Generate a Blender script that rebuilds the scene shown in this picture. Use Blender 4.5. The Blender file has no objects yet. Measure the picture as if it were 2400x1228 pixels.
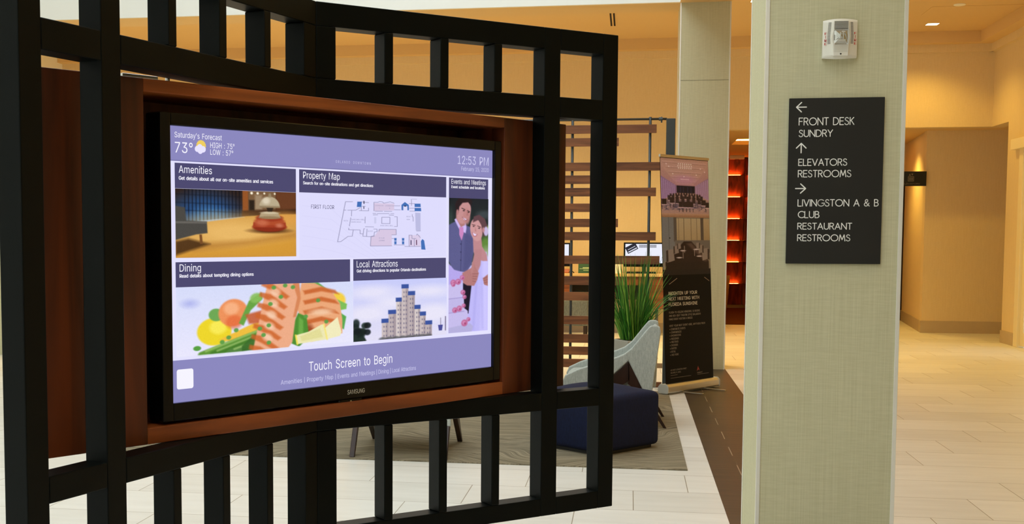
import bpy, bmesh, math, random
import numpy as np
from mathutils import Vector, Matrix
from math import sin, cos, pi, radians
random.seed(7)
rng = np.random.default_rng(7)
SC = bpy.context.scene
COL = SC.collection

# ---------------------------------------------------------------- camera
FPX, CXP, CYP, PXW, PXH = 2866.0, 985.7, 750.4, 2400.0, 1228.0
YAW, PIT, ROL = 0.169, 0.0693, -0.0025
fwd = Vector((-sin(YAW) * cos(PIT), cos(YAW) * cos(PIT), -sin(PIT)))
rgt = Vector((cos(YAW), sin(YAW), 0))
dwn = fwd.cross(rgt)
r2 = rgt * cos(ROL) + dwn * sin(ROL)
d2 = -rgt * sin(ROL) + dwn * cos(ROL)
cd = bpy.data.cameras.new('camera')
cam = bpy.data.objects.new('camera', cd)
COL.objects.link(cam)
cam.matrix_world = Matrix(((r2.x, -d2.x, -fwd.x, 0), (r2.y, -d2.y, -fwd.y, 0), (r2.z, -d2.z, -fwd.z, 1.45), (0, 0, 0, 1)))
cd.sensor_fit = 'HORIZONTAL'
cd.sensor_width = 36.0
cd.lens = FPX / PXW * 36.0
cd.shift_x = (PXW / 2 - CXP) / PXW
cd.shift_y = -(PXH / 2 - CYP) / PXW
cd.clip_end = 200
SC.camera = cam

# ---------------------------------------------------------------- world, exposure
w = bpy.data.worlds.new('daylight')
SC.world = w
w.use_nodes = True
bgn = w.node_tree.nodes['Background']
bgn.inputs['Color'].default_value = (0.90, 0.97, 1.0, 1)
bgn.inputs['Strength'].default_value = 2.75
SC.view_settings.view_transform = 'Standard'
SC.view_settings.look = 'None'
SC.view_settings.exposure = 0.0
SC.view_settings.gamma = 1.0
SC.cycles.max_bounces = 10
SC.cycles.diffuse_bounces = 6
WARM = (1.0, 0.65, 0.13)
DOWN_W = 92.0

# ---------------------------------------------------------------- helpers
def lin(c):
    c = c / 255.0
    return c / 12.92 if c <= 0.04045 else ((c + 0.055) / 1.055) ** 2.4
def rgb(r, g, b):
    return (lin(r), lin(g), lin(b), 1.0)
def link(o, parent=None):
    COL.objects.link(o)
    if parent is not None:
        o.parent = parent
    return o
def tag(o, label, cat, group=None, kind=None):
    o['label'] = label
    o['category'] = cat
    if group: o['group'] = group
    if kind: o['kind'] = kind
    return o
def thing(name, label, cat, loc=(0, 0, 0), rz=0.0, group=None):
    o = bpy.data.objects.new(name, None)
    o.empty_display_size = 0.1
    o.location = loc
    o.rotation_euler = (0, 0, rz)
    COL.objects.link(o)
    return tag(o, label, cat, group)
def copy_tree(o, parent=None):
    c = o.copy()
    COL.objects.link(c)
    if parent is not None: c.parent = parent
    for ch in list(o.children): copy_tree(ch, c)
    return c

class MB:
    """collects shapes into one mesh"""
    def __init__(s): s.bm = bmesh.new()
    def box(s, x0, x1, y0, y1, z0, z1):
        v = [s.bm.verts.new((x, y, z)) for x in (x0, x1) for y in (y0, y1) for z in (z0, z1)]
        for f in ((0, 1, 3, 2), (4, 6, 7, 5), (0, 4, 5, 1), (2, 3, 7, 6), (0, 2, 6, 4), (1, 5, 7, 3)):
            s.bm.faces.new([v[i] for i in f])
        return s
    def hexa(s, P):
        """8 points: bottom ring of four then top ring of four"""
        v = [s.bm.verts.new(p) for p in P]
        s.bm.faces.new(v[3::-1]); s.bm.faces.new(v[4:])
        for i in range(4):
            j = (i + 1) % 4
            s.bm.faces.new((v[i], v[j], v[4 + j], v[4 + i]))
        return s
    def obox(s, o, ex, ey, ez, x0, x1, y0, y1, z0, z1):
        o, ex, ey, ez = Vector(o), Vector(ex), Vector(ey), Vector(ez)
        P = [o + ex * x + ey * y + ez * z for z in (z0, z1) for (x, y) in ((x0, y0), (x1, y0), (x1, y1), (x0, y1))]
        return s.hexa(P)
    def prism(s, pts, t0, t1, ax='y'):
        """polygon extruded along an axis; pts are (a, b)"""
        def P(a, b, t):
            return (a, t, b) if ax == 'y' else ((t, a, b) if ax == 'x' else (a, b, t))
        A = [s.bm.verts.new(P(a, b, t0)) for a, b in pts]
        B = [s.bm.verts.new(P(a, b, t1)) for a, b in pts]
        s.bm.faces.new(A); s.bm.faces.new(B[::-1])
        n = len(pts)
        for i in range(n):
            j = (i + 1) % n
            s.bm.faces.new((A[i], B[i], B[j], A[j]))
        return s
    def tube(s, pts, r, n=10, caps=True):
        pts = [Vector(p) for p in pts]
        rs = r if isinstance(r, (list, tuple)) else [r] * len(pts)
        rings = []
        for i, p in enumerate(pts):
            d = (pts[min(i + 1, len(pts) - 1)] - pts[max(i - 1, 0)]).normalized()
            a = Vector((0, 0, 1)) if abs(d.z) < 0.9 else Vector((1, 0, 0))
            e1 = d.cross(a).normalized(); e2 = d.cross(e1)
            rings.append([s.bm.verts.new(p + (e1 * cos(2 * pi * k / n) + e2 * sin(2 * pi * k / n)) * rs[i]) for k in range(n)])
        for A, B in zip(rings, rings[1:]):
            for k in range(n):
                s.bm.faces.new((A[k], A[(k + 1) % n], B[(k + 1) % n], B[k]))
        if caps:
            s.bm.faces.new(rings[0][::-1]); s.bm.faces.new(rings[-1])
        return s
    def lathe(s, prof, n=28, c=(0, 0, 0)):
        rings = []
        for r, z in prof:
            if r < 1e-6: rings.append([s.bm.verts.new((c[0], c[1], c[2] + z))])
            else: rings.append([s.bm.verts.new((c[0] + r * cos(2 * pi * k / n), c[1] + r * sin(2 * pi * k / n), c[2] + z)) for k in range(n)])
        for A, B in zip(rings, rings[1:]):
            for k in range(n):
                j = (k + 1) % n
                if len(A) == 1 and len(B) > 1: s.bm.faces.new((A[0], B[j], B[k]))
                elif len(B) == 1 and len(A) > 1: s.bm.faces.new((A[k], A[j], B[0]))
                elif len(A) > 1: s.bm.faces.new((A[k], A[j], B[j], B[k]))
        return s
    def poly(s, pts):
        s.bm.faces.new([s.bm.verts.new(p) for p in pts]); return s
    def grid(s, fn, nu, nv):
        V = [[s.bm.verts.new(fn(i / nu, j / nv)) for j in range(nv + 1)] for i in range(nu + 1)]
        for i in range(nu):
            for j in range(nv):
                s.bm.faces.new((V[i][j], V[i + 1][j], V[i + 1][j + 1], V[i][j + 1]))
        return s
    def build(s, name, mat, parent=None, bevel=0.0, seg=2, smooth=False, subsurf=0, recalc=True):
        if recalc: bmesh.ops.recalc_face_normals(s.bm, faces=s.bm.faces[:])
        me = bpy.data.meshes.new(name)
        s.bm.to_mesh(me); s.bm.free()
        if smooth:
            me.polygons.foreach_set('use_smooth', [True] * len(me.polygons))
        if mat is not None: me.materials.append(mat)
        o = bpy.data.objects.new(name, me)
        link(o, parent)
        if bevel > 0:
            m = o.modifiers.new('bevel', 'BEVEL'); m.width = bevel; m.segments = seg; m.limit_method = 'ANGLE'; m.angle_limit = radians(40)
        if subsurf:
            m = o.modifiers.new('sub', 'SUBSURF'); m.levels = subsurf; m.render_levels = subsurf
        return o
def struct(name, mb, mat, bevel=0.0, parent=None):
    o = mb.build(name, mat, parent, bevel)
    if parent is None: o['kind'] = 'structure'
    return o

# ---------------------------------------------------------------- materials
MATS = {}
def new_mat(name):
    m = bpy.data.materials.new(name); m.use_nodes = True
    nt = m.node_tree
    return m, nt, nt.nodes['Principled BSDF']
def plain(name, col, rough=0.5, metal=0.0, spec=0.5, bump=0.0, bscale=200.0, var=0.0, vscale=3.0):
    if name in MATS: return MATS[name]
    m, nt, p = new_mat(name)
    p.inputs['Base Color'].default_value = col
    p.inputs['Roughness'].default_value = rough
    p.inputs['Metallic'].default_value = metal
    p.inputs['Specular IOR Level'].default_value = spec
    tc = nt.nodes.new('ShaderNodeTexCoord')
    if var > 0:
        n = nt.nodes.new('ShaderNodeTexNoise'); n.inputs['Scale'].default_value = vscale; n.inputs['Detail'].default_value = 4
        nt.links.new(tc.outputs['Object'], n.inputs['Vector'])
        mx = nt.nodes.new('ShaderNodeMix'); mx.data_type = 'RGBA'
        mx.inputs['A'].default_value = tuple(c * (1 - var) for c in col[:3]) + (1,)
        mx.inputs['B'].default_value = tuple(min(1, c * (1 + var)) for c in col[:3]) + (1,)
        nt.links.new(n.outputs['Fac'], mx.inputs['Factor'])
        nt.links.new(mx.outputs['Result'], p.inputs['Base Color'])
    if bump > 0:
        n = nt.nodes.new('ShaderNodeTexNoise'); n.inputs['Scale'].default_value = bscale; n.inputs['Detail'].default_value = 3
        nt.links.new(tc.outputs['Object'], n.inputs['Vector'])
        b = nt.nodes.new('ShaderNodeBump'); b.inputs['Strength'].default_value = bump; b.inputs['Distance'].default_value = 0.002
        nt.links.new(n.outputs['Fac'], b.inputs['Height']); nt.links.new(b.outputs['Normal'], p.inputs['Normal'])
    MATS[name] = m
    return m
def glow(name, col, strength=1.0):
    if name in MATS: return MATS[name]
    m, nt, p = new_mat(name)
    p.inputs['Base Color'].default_value = (0, 0, 0, 1)
    p.inputs['Roughness'].default_value = 0.3
    p.inputs['Specular IOR Level'].default_value = 0.15
    p.inputs['Emission Color'].default_value = col
    p.inputs['Emission Strength'].default_value = strength
    MATS[name] = m
    return m
def wood(name, dark, light, axis='z', scale=1.0, rough=0.45, spec=0.4):
    if name in MATS: return MATS[name]
    m, nt, p = new_mat(name)
    tc = nt.nodes.new('ShaderNodeTexCoord')
    mp = nt.nodes.new('ShaderNodeMapping')
    s = {'x': (1.2, 14, 14), 'y': (14, 1.2, 14), 'z': (14, 14, 1.2)}[axis]
    mp.inputs['Scale'].default_value = tuple(v * scale for v in s)
    nt.links.new(tc.outputs['Object'], mp.inputs['Vector'])
    oi = nt.nodes.new('ShaderNodeObjectInfo')
    ad = nt.nodes.new('ShaderNodeVectorMath'); ad.operation = 'ADD'
    sc = nt.nodes.new('ShaderNodeVectorMath'); sc.operation = 'SCALE'
    sc.inputs[0].default_value = (7, 13, 5)
    nt.links.new(oi.outputs['Random'], sc.inputs['Scale'])
    nt.links.new(mp.outputs['Vector'], ad.inputs[0]); nt.links.new(sc.outputs['Vector'], ad.inputs[1])
    n = nt.nodes.new('ShaderNodeTexNoise'); n.inputs['Scale'].default_value = 1.0; n.inputs['Detail'].default_value = 6; n.inputs['Distortion'].default_value = 0.7
    nt.links.new(ad.outputs['Vector'], n.inputs['Vector'])
    cr = nt.nodes.new('ShaderNodeValToRGB')
    cr.color_ramp.elements[0].position = 0.30; cr.color_ramp.elements[0].color = dark
    cr.color_ramp.elements[1].position = 0.72; cr.color_ramp.elements[1].color = light
    nt.links.new(n.outputs['Fac'], cr.inputs['Fac'])
    nt.links.new(cr.outputs['Color'], p.inputs['Base Color'])
    p.inputs['Roughness'].default_value = rough
    p.inputs['Specular IOR Level'].default_value = spec
    MATS[name] = m
    return m
def vcol_mat(name, emit):
    m, nt, p = new_mat(name)
    a = nt.nodes.new('ShaderNodeVertexColor'); a.layer_name = 'pic'
    if emit:
        p.inputs['Base Color'].default_value = (0, 0, 0, 1)
        p.inputs['Specular IOR Level'].default_value = 0.15
        p.inputs['Roughness'].default_value = 0.3
        nt.links.new(a.outputs['Color'], p.inputs['Emission Color']); p.inputs['Emission Strength'].default_value = 1.0
    else:
        nt.links.new(a.outputs['Color'], p.inputs['Base Color']); p.inputs['Roughness'].default_value = 0.55
        p.inputs['Specular IOR Level'].default_value = 0.2
    return m
SCREENPIC = vcol_mat('screen_picture', True)
PRINTPIC = vcol_mat('printed_picture', False)

class N:
    """tiny math-node expression helper"""
    def __init__(s, nt, sock): s.nt = nt; s.o = sock
    def _op(s, op, b=None, c=None):
        n = s.nt.nodes.new('ShaderNodeMath'); n.operation = op
        s.nt.links.new(s.o, n.inputs[0])
        for i, v in ((1, b), (2, c)):
            if v is None: continue
            if isinstance(v, N): s.nt.links.new(v.o, n.inputs[i])
            else: n.inputs[i].default_value = v
        return N(s.nt, n.outputs[0])
    def __add__(s, b): return s._op('ADD', b)
    def __sub__(s, b): return s._op('SUBTRACT', b)
    def __mul__(s, b): return s._op('MULTIPLY', b)
    def __truediv__(s, b): return s._op('DIVIDE', b)
    def floor(s): return s._op('FLOOR')
    def frac(s): return s._op('FRACT')
    def abs(s): return s._op('ABSOLUTE')
    def lt(s, b): return s._op('LESS_THAN', b)
    def gt(s, b): return s._op('GREATER_THAN', b)
    def mx(s, b): return s._op('MAXIMUM', b)
    def mn(s, b): return s._op('MINIMUM', b)
    def inv(s): return (s * -1.0) + 1.0
def floor_mat():
    m, nt, p = new_mat('tile_floor')
    tc = nt.nodes.new('ShaderNodeTexCoord'); sp = nt.nodes.new('ShaderNodeSeparateXYZ')
    nt.links.new(tc.outputs['Object'], sp.inputs[0])
    X = N(nt, sp.outputs['X']); Y = N(nt, sp.outputs['Y'])
    right = X.gt(0.8)
    y0 = right * (6.59 - 7.505) + 7.505
    x0 = right * (1.858 - 0.653) + 0.653
    rowf = (Y - y0) / 0.507
    row = rowf.floor()
    rfr = rowf.frac()
    xf = (X - x0) / 0.9225 - row * 0.33333
    col = xf.floor(); xfr = xf.frac()
    gy = rfr.mn(rfr.inv()) * 0.507
    gx = xfr.mn(xfr.inv()) * 0.9225
    # the border beside the rug has no plank ends in it
    inborder = X.gt(0.36) * X.lt(0.517) * Y.gt(7.51)
    gx = gx + inborder
    grout = gx.mn(gy).lt(0.0022)
    # dark plank bands between the columns
    dark = (X.gt(0.517) * X.lt(1.046)).mx(X.lt(0.517) * Y.gt(13.62) * Y.lt(14.15))
    wn = nt.nodes.new('ShaderNodeTexWhiteNoise'); wn.noise_dimensions = '2D'
    cb = nt.nodes.new('ShaderNodeCombineXYZ')
    nt.links.new((col + right * 40.0).o, cb.inputs[0]); nt.links.new(row.o, cb.inputs[1]); nt.links.new(cb.outputs[0], wn.inputs['Vector'])
    mp = nt.nodes.new('ShaderNodeMapping'); mp.inputs['Scale'].default_value = (1.6, 9.0, 1)
    nt.links.new(tc.outputs['Object'], mp.inputs['Vector'])
    nz = nt.nodes.new('ShaderNodeTexNoise'); nz.inputs['Scale'].default_value = 1.3; nz.inputs['Detail'].default_value = 6
    nt.links.new(mp.outputs['Vector'], nz.inputs['Vector'])
    t = N(nt, wn.outputs['Value']) * 0.35 + N(nt, nz.outputs['Fac']) * 0.65
    cr = nt.nodes.new('ShaderNodeValToRGB')
    cr.color_ramp.elements[0].position = 0.2; cr.color_ramp.elements[0].color = rgb(208, 206, 198)
    cr.color_ramp.elements[1].position = 0.85; cr.color_ramp.elements[1].color = rgb(232, 231, 225)
    nt.links.new(t.o, cr.inputs['Fac'])
    mg = nt.nodes.new('ShaderNodeMix'); mg.data_type = 'RGBA'
    nt.links.new(grout.o, mg.inputs['Factor']); nt.links.new(cr.outputs['Color'], mg.inputs['A']); mg.inputs['B'].default_value = rgb(140, 130, 110)
    # dark planks: rows of a third of a metre, ends at x = 0.69 in every second row
    drow = (Y - 8.92) / 0.3375
    half = (drow.floor() * 0.5).frac() * 2.0
    dj = (X - 0.69 - (half * 0.26)).abs().lt(0.0028)
    mp2 = nt.nodes.new('ShaderNodeMapping'); mp2.inputs['Scale'].default_value = (2.0, 22.0, 1)
    nt.links.new(tc.outputs['Object'], mp2.inputs['Vector'])
    nz2 = nt.nodes.new('ShaderNodeTexNoise'); nz2.inputs['Scale'].default_value = 1.5; nz2.inputs['Detail'].default_value = 5
    nt.links.new(mp2.outputs['Vector'], nz2.inputs['Vector'])
    cd_ = nt.nodes.new('ShaderNodeValToRGB')
    cd_.color_ramp.elements[0].position = 0.3; cd_.color_ramp.elements[0].color = rgb(46, 37, 28)
    cd_.color_ramp.elements[1].position = 0.75; cd_.color_ramp.elements[1].color = rgb(78, 62, 45)
    nt.links.new(nz2.outputs['Fac'], cd_.inputs['Fac'])
    md = nt.nodes.new('ShaderNodeMix'); md.data_type = 'RGBA'
    nt.links.new((dj * half.inv()).o, md.inputs['Factor']); nt.links.new(cd_.outputs['Color'], md.inputs['A']); md.inputs['B'].default_value = rgb(150, 135, 112)
    mm = nt.nodes.new('ShaderNodeMix'); mm.data_type = 'RGBA'
    nt.links.new(dark.o, mm.inputs['Factor']); nt.links.new(mg.outputs['Result'], mm.inputs['A']); nt.links.new(md.outputs['Result'], mm.inputs['B'])
    nt.links.new(mm.outputs['Result'], p.inputs['Base Color'])
    rr = dark * 0.03 + 0.40
    nt.links.new(rr.o, p.inputs['Roughness'])
    p.inputs['Specular IOR Level'].default_value = 0.45
    return m
def linen_mat(name, c0, c1, sx=900.0, sz=6.0, rough=0.75):
    m, nt, p = new_mat(name)
    tc = nt.nodes.new('ShaderNodeTexCoord')
    out = []
    for sc in ((sx * 0.14, sx * 0.14, sz * 0.5), (sz * 3, sz * 3, sx * 0.12)):
        mp = nt.nodes.new('ShaderNodeMapping'); mp.inputs['Scale'].default_value = sc
        nt.links.new(tc.outputs['Object'], mp.inputs['Vector'])
        n = nt.nodes.new('ShaderNodeTexNoise'); n.inputs['Scale'].default_value = 1.0; n.inputs['Detail'].default_value = 3
        nt.links.new(mp.outputs['Vector'], n.inputs['Vector']); out.append(N(nt, n.outputs['Fac']))
    t = out[0] * 0.6 + out[1] * 0.4
    cr = nt.nodes.new('ShaderNodeValToRGB')
    cr.color_ramp.elements[0].position = 0.35; cr.color_ramp.elements[0].color = c0
    cr.color_ramp.elements[1].position = 0.65; cr.color_ramp.elements[1].color = c1
    nt.links.new(t.o, cr.inputs['Fac']); nt.links.new(cr.outputs['Color'], p.inputs['Base Color'])
    b = nt.nodes.new('ShaderNodeBump'); b.inputs['Strength'].default_value = 0.25; b.inputs['Distance'].default_value = 0.001
    nt.links.new(t.o, b.inputs['Height']); nt.links.new(b.outputs['Normal'], p.inputs['Normal'])
    p.inputs['Roughness'].default_value = rough; p.inputs['Specular IOR Level'].default_value = 0.25
    return m
def rug_mat():
    m, nt, p = new_mat('striated_rug')
    tc = nt.nodes.new('ShaderNodeTexCoord')
    mp = nt.nodes.new('ShaderNodeMapping'); mp.inputs['Scale'].default_value = (1.6, 34.0, 1); mp.inputs['Rotation'].default_value = (0, 0, 0.25)
    nz0 = nt.nodes.new('ShaderNodeTexNoise'); nz0.inputs['Scale'].default_value = 1.1; nz0.inputs['Detail'].default_value = 1
    nt.links.new(tc.outputs['Object'], nz0.inputs['Vector'])
    vm = nt.nodes.new('ShaderNodeVectorMath'); vm.operation = 'MULTIPLY_ADD'
    nt.links.new(nz0.outputs['Color'], vm.inputs[0]); vm.inputs[1].default_value = (1.4, 1.4, 0); nt.links.new(tc.outputs['Object'], vm.inputs[2])
    nt.links.new(vm.outputs['Vector'], mp.inputs['Vector'])
    nz = nt.nodes.new('ShaderNodeTexNoise'); nz.inputs['Scale'].default_value = 1.6; nz.inputs['Detail'].default_value = 6; nz.inputs['Roughness'].default_value = 0.7
    nt.links.new(mp.outputs['Vector'], nz.inputs['Vector'])
    cr = nt.nodes.new('ShaderNodeValToRGB')
    cr.color_ramp.elements[0].position = 0.33; cr.color_ramp.elements[0].color = rgb(84, 76, 62)
    cr.color_ramp.elements[1].position = 0.66; cr.color_ramp.elements[1].color = rgb(160, 150, 126)
    nt.links.new(nz.outputs['Fac'], cr.inputs['Fac']); nt.links.new(cr.outputs['Color'], p.inputs['Base Color'])
    p.inputs['Roughness'].default_value = 0.95; p.inputs['Specular IOR Level'].default_value = 0.05
    b = nt.nodes.new('ShaderNodeBump'); b.inputs['Strength'].default_value = 0.3; b.inputs['Distance'].default_value = 0.003
    nt.links.new(nz.outputs['Fac'], b.inputs['Height']); nt.links.new(b.outputs['Normal'], p.inputs['Normal'])
    return m

M_BLACK = plain('black_steel', rgb(4, 8, 6), 0.45, 0.0, 0.13, bump=0.05, bscale=300)
M_GLOSSBLK = plain('gloss_black_plastic', rgb(6, 6, 7), 0.25, 0.0, 0.25)
M_DARK = plain('dark_plastic', rgb(26, 26, 27), 0.5)
M_FLOOR = floor_mat()
M_WALL = linen_mat('cream_wallcovering', rgb(221, 198, 154), rgb(227, 205, 162), 900, 12, 0.8)
M_CEIL = plain('ceiling_paint', rgb(220, 188, 136), 0.9, 0, 0.1, bump=0.05)
M_WHITE = plain('white_paint', rgb(238, 238, 232), 0.8, 0, 0.2, bump=0.03)
M_COL = linen_mat('linen_column', rgb(194, 190, 154), rgb(208, 204, 170), 1500, 6, 0.7)
M_BASE = plain('stone_baseboard', rgb(190, 170, 140), 0.5, 0, 0.3, var=0.08, vscale=6)
M_CHROME = plain('polished_steel', rgb(225, 225, 220), 0.22, 1.0)
M_GUARD = plain('satin_guard', rgb(240, 238, 228), 0.3, 0.35)  # bright highlight of the metal guards put into a pale base colour
M_ALU = plain('brushed_aluminium', rgb(200, 196, 186), 0.38, 1.0)
M_PANEL_Z = wood('walnut_upright', rgb(48, 19, 6), rgb(116, 52, 18), 'z')
M_PANEL_X = wood('walnut_level_lit', rgb(96, 44, 15), rgb(176, 92, 38), 'x')  # same walnut as the stiles; light on the rails put into a lighter colour
M_SLAT = wood('walnut_slat', rgb(88, 48, 25), rgb(158, 98, 56), 'x', 1.2)
M_DESK = wood('desk_walnut', rgb(92, 46, 20), rgb(150, 84, 42), 'x')
M_DESKTOP = wood('pale_oak', rgb(196, 160, 104), rgb(226, 194, 138), 'x')
M_DKWOOD = wood('wenge', rgb(30, 16, 9), rgb(58, 32, 18), 'z', rough=0.35)
M_FEATURE = wood('feature_walnut', rgb(84, 28, 10), rgb(156, 64, 26), 'z')
M_GREYFAB = linen_mat('pale_grey_fabric', rgb(160, 166, 160), rgb(186, 192, 186), 900, 60, 0.9)
M_NAVY = linen_mat('navy_fabric', rgb(9, 16, 40), rgb(17, 28, 62), 900, 60, 0.8)
M_CHARFAB = linen_mat('charcoal_fabric', rgb(84, 88, 88), rgb(112, 116, 114), 900, 60, 0.9)
M_SIGN = plain('sign_black', rgb(34, 33, 29), 0.55, 0, 0.3)
M_SIGNW = plain('sign_white', rgb(240, 240, 236), 0.5)
M_PLASTW = plain('ivory_plastic', rgb(232, 228, 215), 0.35, 0, 0.5)
M_RED = plain('red_print', rgb(196, 40, 30), 0.5)
M_POST = plain('charcoal_post', rgb(62, 66, 64), 0.5, 0, 0.4)
M_STEELROD = plain('grey_rod', rgb(78, 82, 82), 0.45, 0.3)
M_GREY = plain('grey_planter', rgb(168, 168, 158), 0.5, 0, 0.4, var=0.06)
M_SOIL = plain('soil', rgb(40, 30, 20), 0.95, 0, 0.1)
M_PAPER = plain('white_card', rgb(232, 226, 210), 0.7)
M_GREEN = plain('green_card', rgb(20, 74, 40), 0.6)

# ---------------------------------------------------------------- room shell
XL, XR, YB = -9.0, 5.05, -10.0
BX0, BX1 = 0.497, 1.03        # beam over the columns
BY0, BY1 = 13.62, 14.14
ZB, ZC, YW = 3.95, 4.33, 18.62
struct('floor', MB().box(XL - .3, XR + 1.6, YB - .3, 26.0, -0.12, 0.0), M_FLOOR)
# bright atrium: tall white walls, open to the sky above
b = MB().box(XL - .2, XL, YB, 26.0, 0, 8.0)
struct('wall_left', b, M_WHITE)
struct('wall_back', MB().box(XL - .2, XR + .2, YB - .2, YB, 0, 8.0), M_WHITE)
b = MB().box(BX0, BX1, YB, BY0, ZB + .008, 8.0).box(XL, BX1, BY0, BY1, ZB + .008, 8.0)
struct('trim_1', b, M_WHITE)                                   # beams round the atrium
struct('trim_4', MB().box(BX0 + .001, BX1, YB, BY0 + .001, ZB, ZB + .008).box(XL, BX1, BY0 + .001, BY1, ZB, ZB + .008), M_CEIL)   # underside of the beams, its warm light put into the colour
struct('ceiling', MB().box(XL, XR + .2, BY1, YW + .3, ZC, ZC + .2).box(BX1, XR + .2, YB, BY1, ZC, ZC + .2), M_CEIL)
struct('ceiling_shade', MB().box(XL, -4.6, YB, BY0, 7.8, 8.0), M_WHITE)   # unseen slab added to cut the sky light from the left
# perimeter soffit
b = MB().box(XL, XR, 18.40, YW, 4.17, ZC).box(4.80, XR, YB, 18.40, 4.17, ZC)
struct('trim_2', b, M_CEIL)
b = MB().box(XL, XR - .03, YW - .05, YW, 4.06, 4.17).box(4.99, XR, YB, 18.80, 4.06, 4.17)
struct('trim_3', b, M_WALL)
# far wall: full height behind the desk, a header over the passage and the alcove
DW = 1.18
b = MB().box(XL, DW, YW, YW + .2, 0, 4.17).box(DW, XR, YW, YW + .2, 3.01, 4.17)
struct('wall_far', b, M_WALL)
# alcove and the lift lobby behind it
b = MB().box(4.36, 6.4, 19.45, 19.6, 0, 3.03).hexa([(4.36, 19.45, 0), (4.42, 19.6, 0), (4.80, 22.3, 0), (4.66, 22.3, 0), (4.36, 19.45, 3.03), (4.42, 19.6, 3.03), (4.80, 22.3, 3.03), (4.66, 22.3, 3.03)])
struct('wall_alcove', b, M_WALL)
struct('wall_lobby', MB().box(3.0, 4.75, 22.3, 22.45, 0, 3.03).box(2.95, 3.0, 22.3, 25.6, 0, 3.03), M_WALL)
struct('wall_lobby_left', MB().box(.35, .5, YW + .2, 25.6, 0, 3.03), M_WALL)
struct('wall_lobby_far', MB().box(XL, XR, 25.6, 25.75, 0, 4.2), M_WALL)
# lobby ceiling with a lit cove cut into it
CVX0, CVX1, CVY0, CVY1 = 1.71, 4.2, 20.75, 21.95
b = MB()
b.box(.35, 6.4, YW + .2, CVY0, 3.03, 3.13).box(.35, 6.4, CVY1 + .22, 25.6, 3.03, 3.13)
b.box(.35, CVX0, CVY0, CVY1 + .22, 3.03, 3.13).box(CVX1, 6.4, CVY0, CVY1 + .22, 3.03, 3.13)
b.box(CVX0, CVX1, CVY1 + .02, CVY1 + .22, 3.03, 3.10)
b.box(CVX0 - .1, CVX1 + .1, CVY0 - .1, CVY1 + .32, 3.40, 3.45)
b.box(CVX0 - .1, CVX0, CVY0 - .1, CVY1 + .32, 3.13, 3.40).box(CVX1, CVX1 + .1, CVY0 - .1, CVY1 + .32, 3.13, 3.40)
b.box(CVX0, CVX1, CVY0 - .1, CVY0, 3.13, 3.40).box(CVX0, CVX1, CVY1 + .22, CVY1 + .32, 3.13, 3.40)
struct('ceiling_lobby', b, M_CEIL)
# right wall, opening at its far end into the alcove
YJ = 17.86
b = MB().box(XR, XR + .2, 17.26, YJ, 0, 4.17).box(XR, XR + .2, YJ, YW + .2, 3.01, 4.17).box(XR, XR + .2, YB, 15.2, 0, 4.17).box(XR, XR + .2, 15.2, 17.26, 2.62, 4.17)
struct('wall_right', b, M_WALL)
struct('wall_alcove_right', MB().box(6.4, 6.55, YJ - .3, 19.6, 0, 3.03).box(XR + .2, 6.55, YJ - .15, YJ, 0, 3.03), M_WALL)
struct('ceiling_alcove', MB().box(XR + .2, 6.5, YJ, YW + .2, 3.03, 3.13), M_CEIL)
# baseboards
struct('baseboard_far', MB().box(XL, DW, YW - .015, YW, 0, .15), M_BASE)
struct('baseboard_alcove', MB().box(4.345, 6.4, 19.435, 19.45, 0, .18).hexa([(4.345, 19.435, 0), (4.36, 19.45, 0), (4.66, 22.3, 0), (4.645, 22.3, 0), (4.345, 19.435, .18), (4.36, 19.45, .18), (4.66, 22.3, .18), (4.645, 22.3, .18)]), M_BASE)
struct('baseboard_right', MB().box(XR - .015, XR, 17.30, YJ, 0, .17).box(XR - .015, XR + .2, YJ, YJ + .015, 0, .17), M_BASE)
# door beside the alcove: pale frame and glass
d1 = struct('door_1', MB().box(XR - .02, XR + .12, 17.12, 17.28, 0, 2.62).box(XR - .02, XR + .12, 15.2, 15.34, 0, 2.62).box(XR - .07, XR + .12, 15.14, 17.50, 2.60, 2.74), plain('cream_frame', rgb(236, 222, 184), 0.5), 0.006)
MB().box(XR + .02, XR + .08, 17.0, 17.12, .02, 2.60).box(XR + .02, XR + .08, 15.34, 15.46, .02, 2.60).box(XR + .02, XR + .08, 15.46, 17.0, .02, .2).box(XR + .02, XR + .08, 15.46, 17.0, 2.45, 2.60).build('door_leaf', MATS['cream_frame'], d1, 0.004)
gm, nt, p = new_mat('door_glass'); p.inputs['Base Color'].default_value = (.9, .93, .9, 1); p.inputs['Transmission Weight'].default_value = 0.9; p.inputs['Roughness'].default_value = 0.05
MB().box(XR + .045, XR + .055, 15.46, 17.0, .2, 2.45).build('glass_pane', gm, d1)
MB().tube([(XR - .01, 15.55, .95), (XR - .01, 15.55, 1.25)], .012).tube([(XR + .02, 15.55, .98), (XR - .01, 15.55, .98)], .008).tube([(XR + .02, 15.55, 1.22), (XR - .01, 15.55, 1.22)], .008).build('door_handle', M_CHROME, d1)

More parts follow.
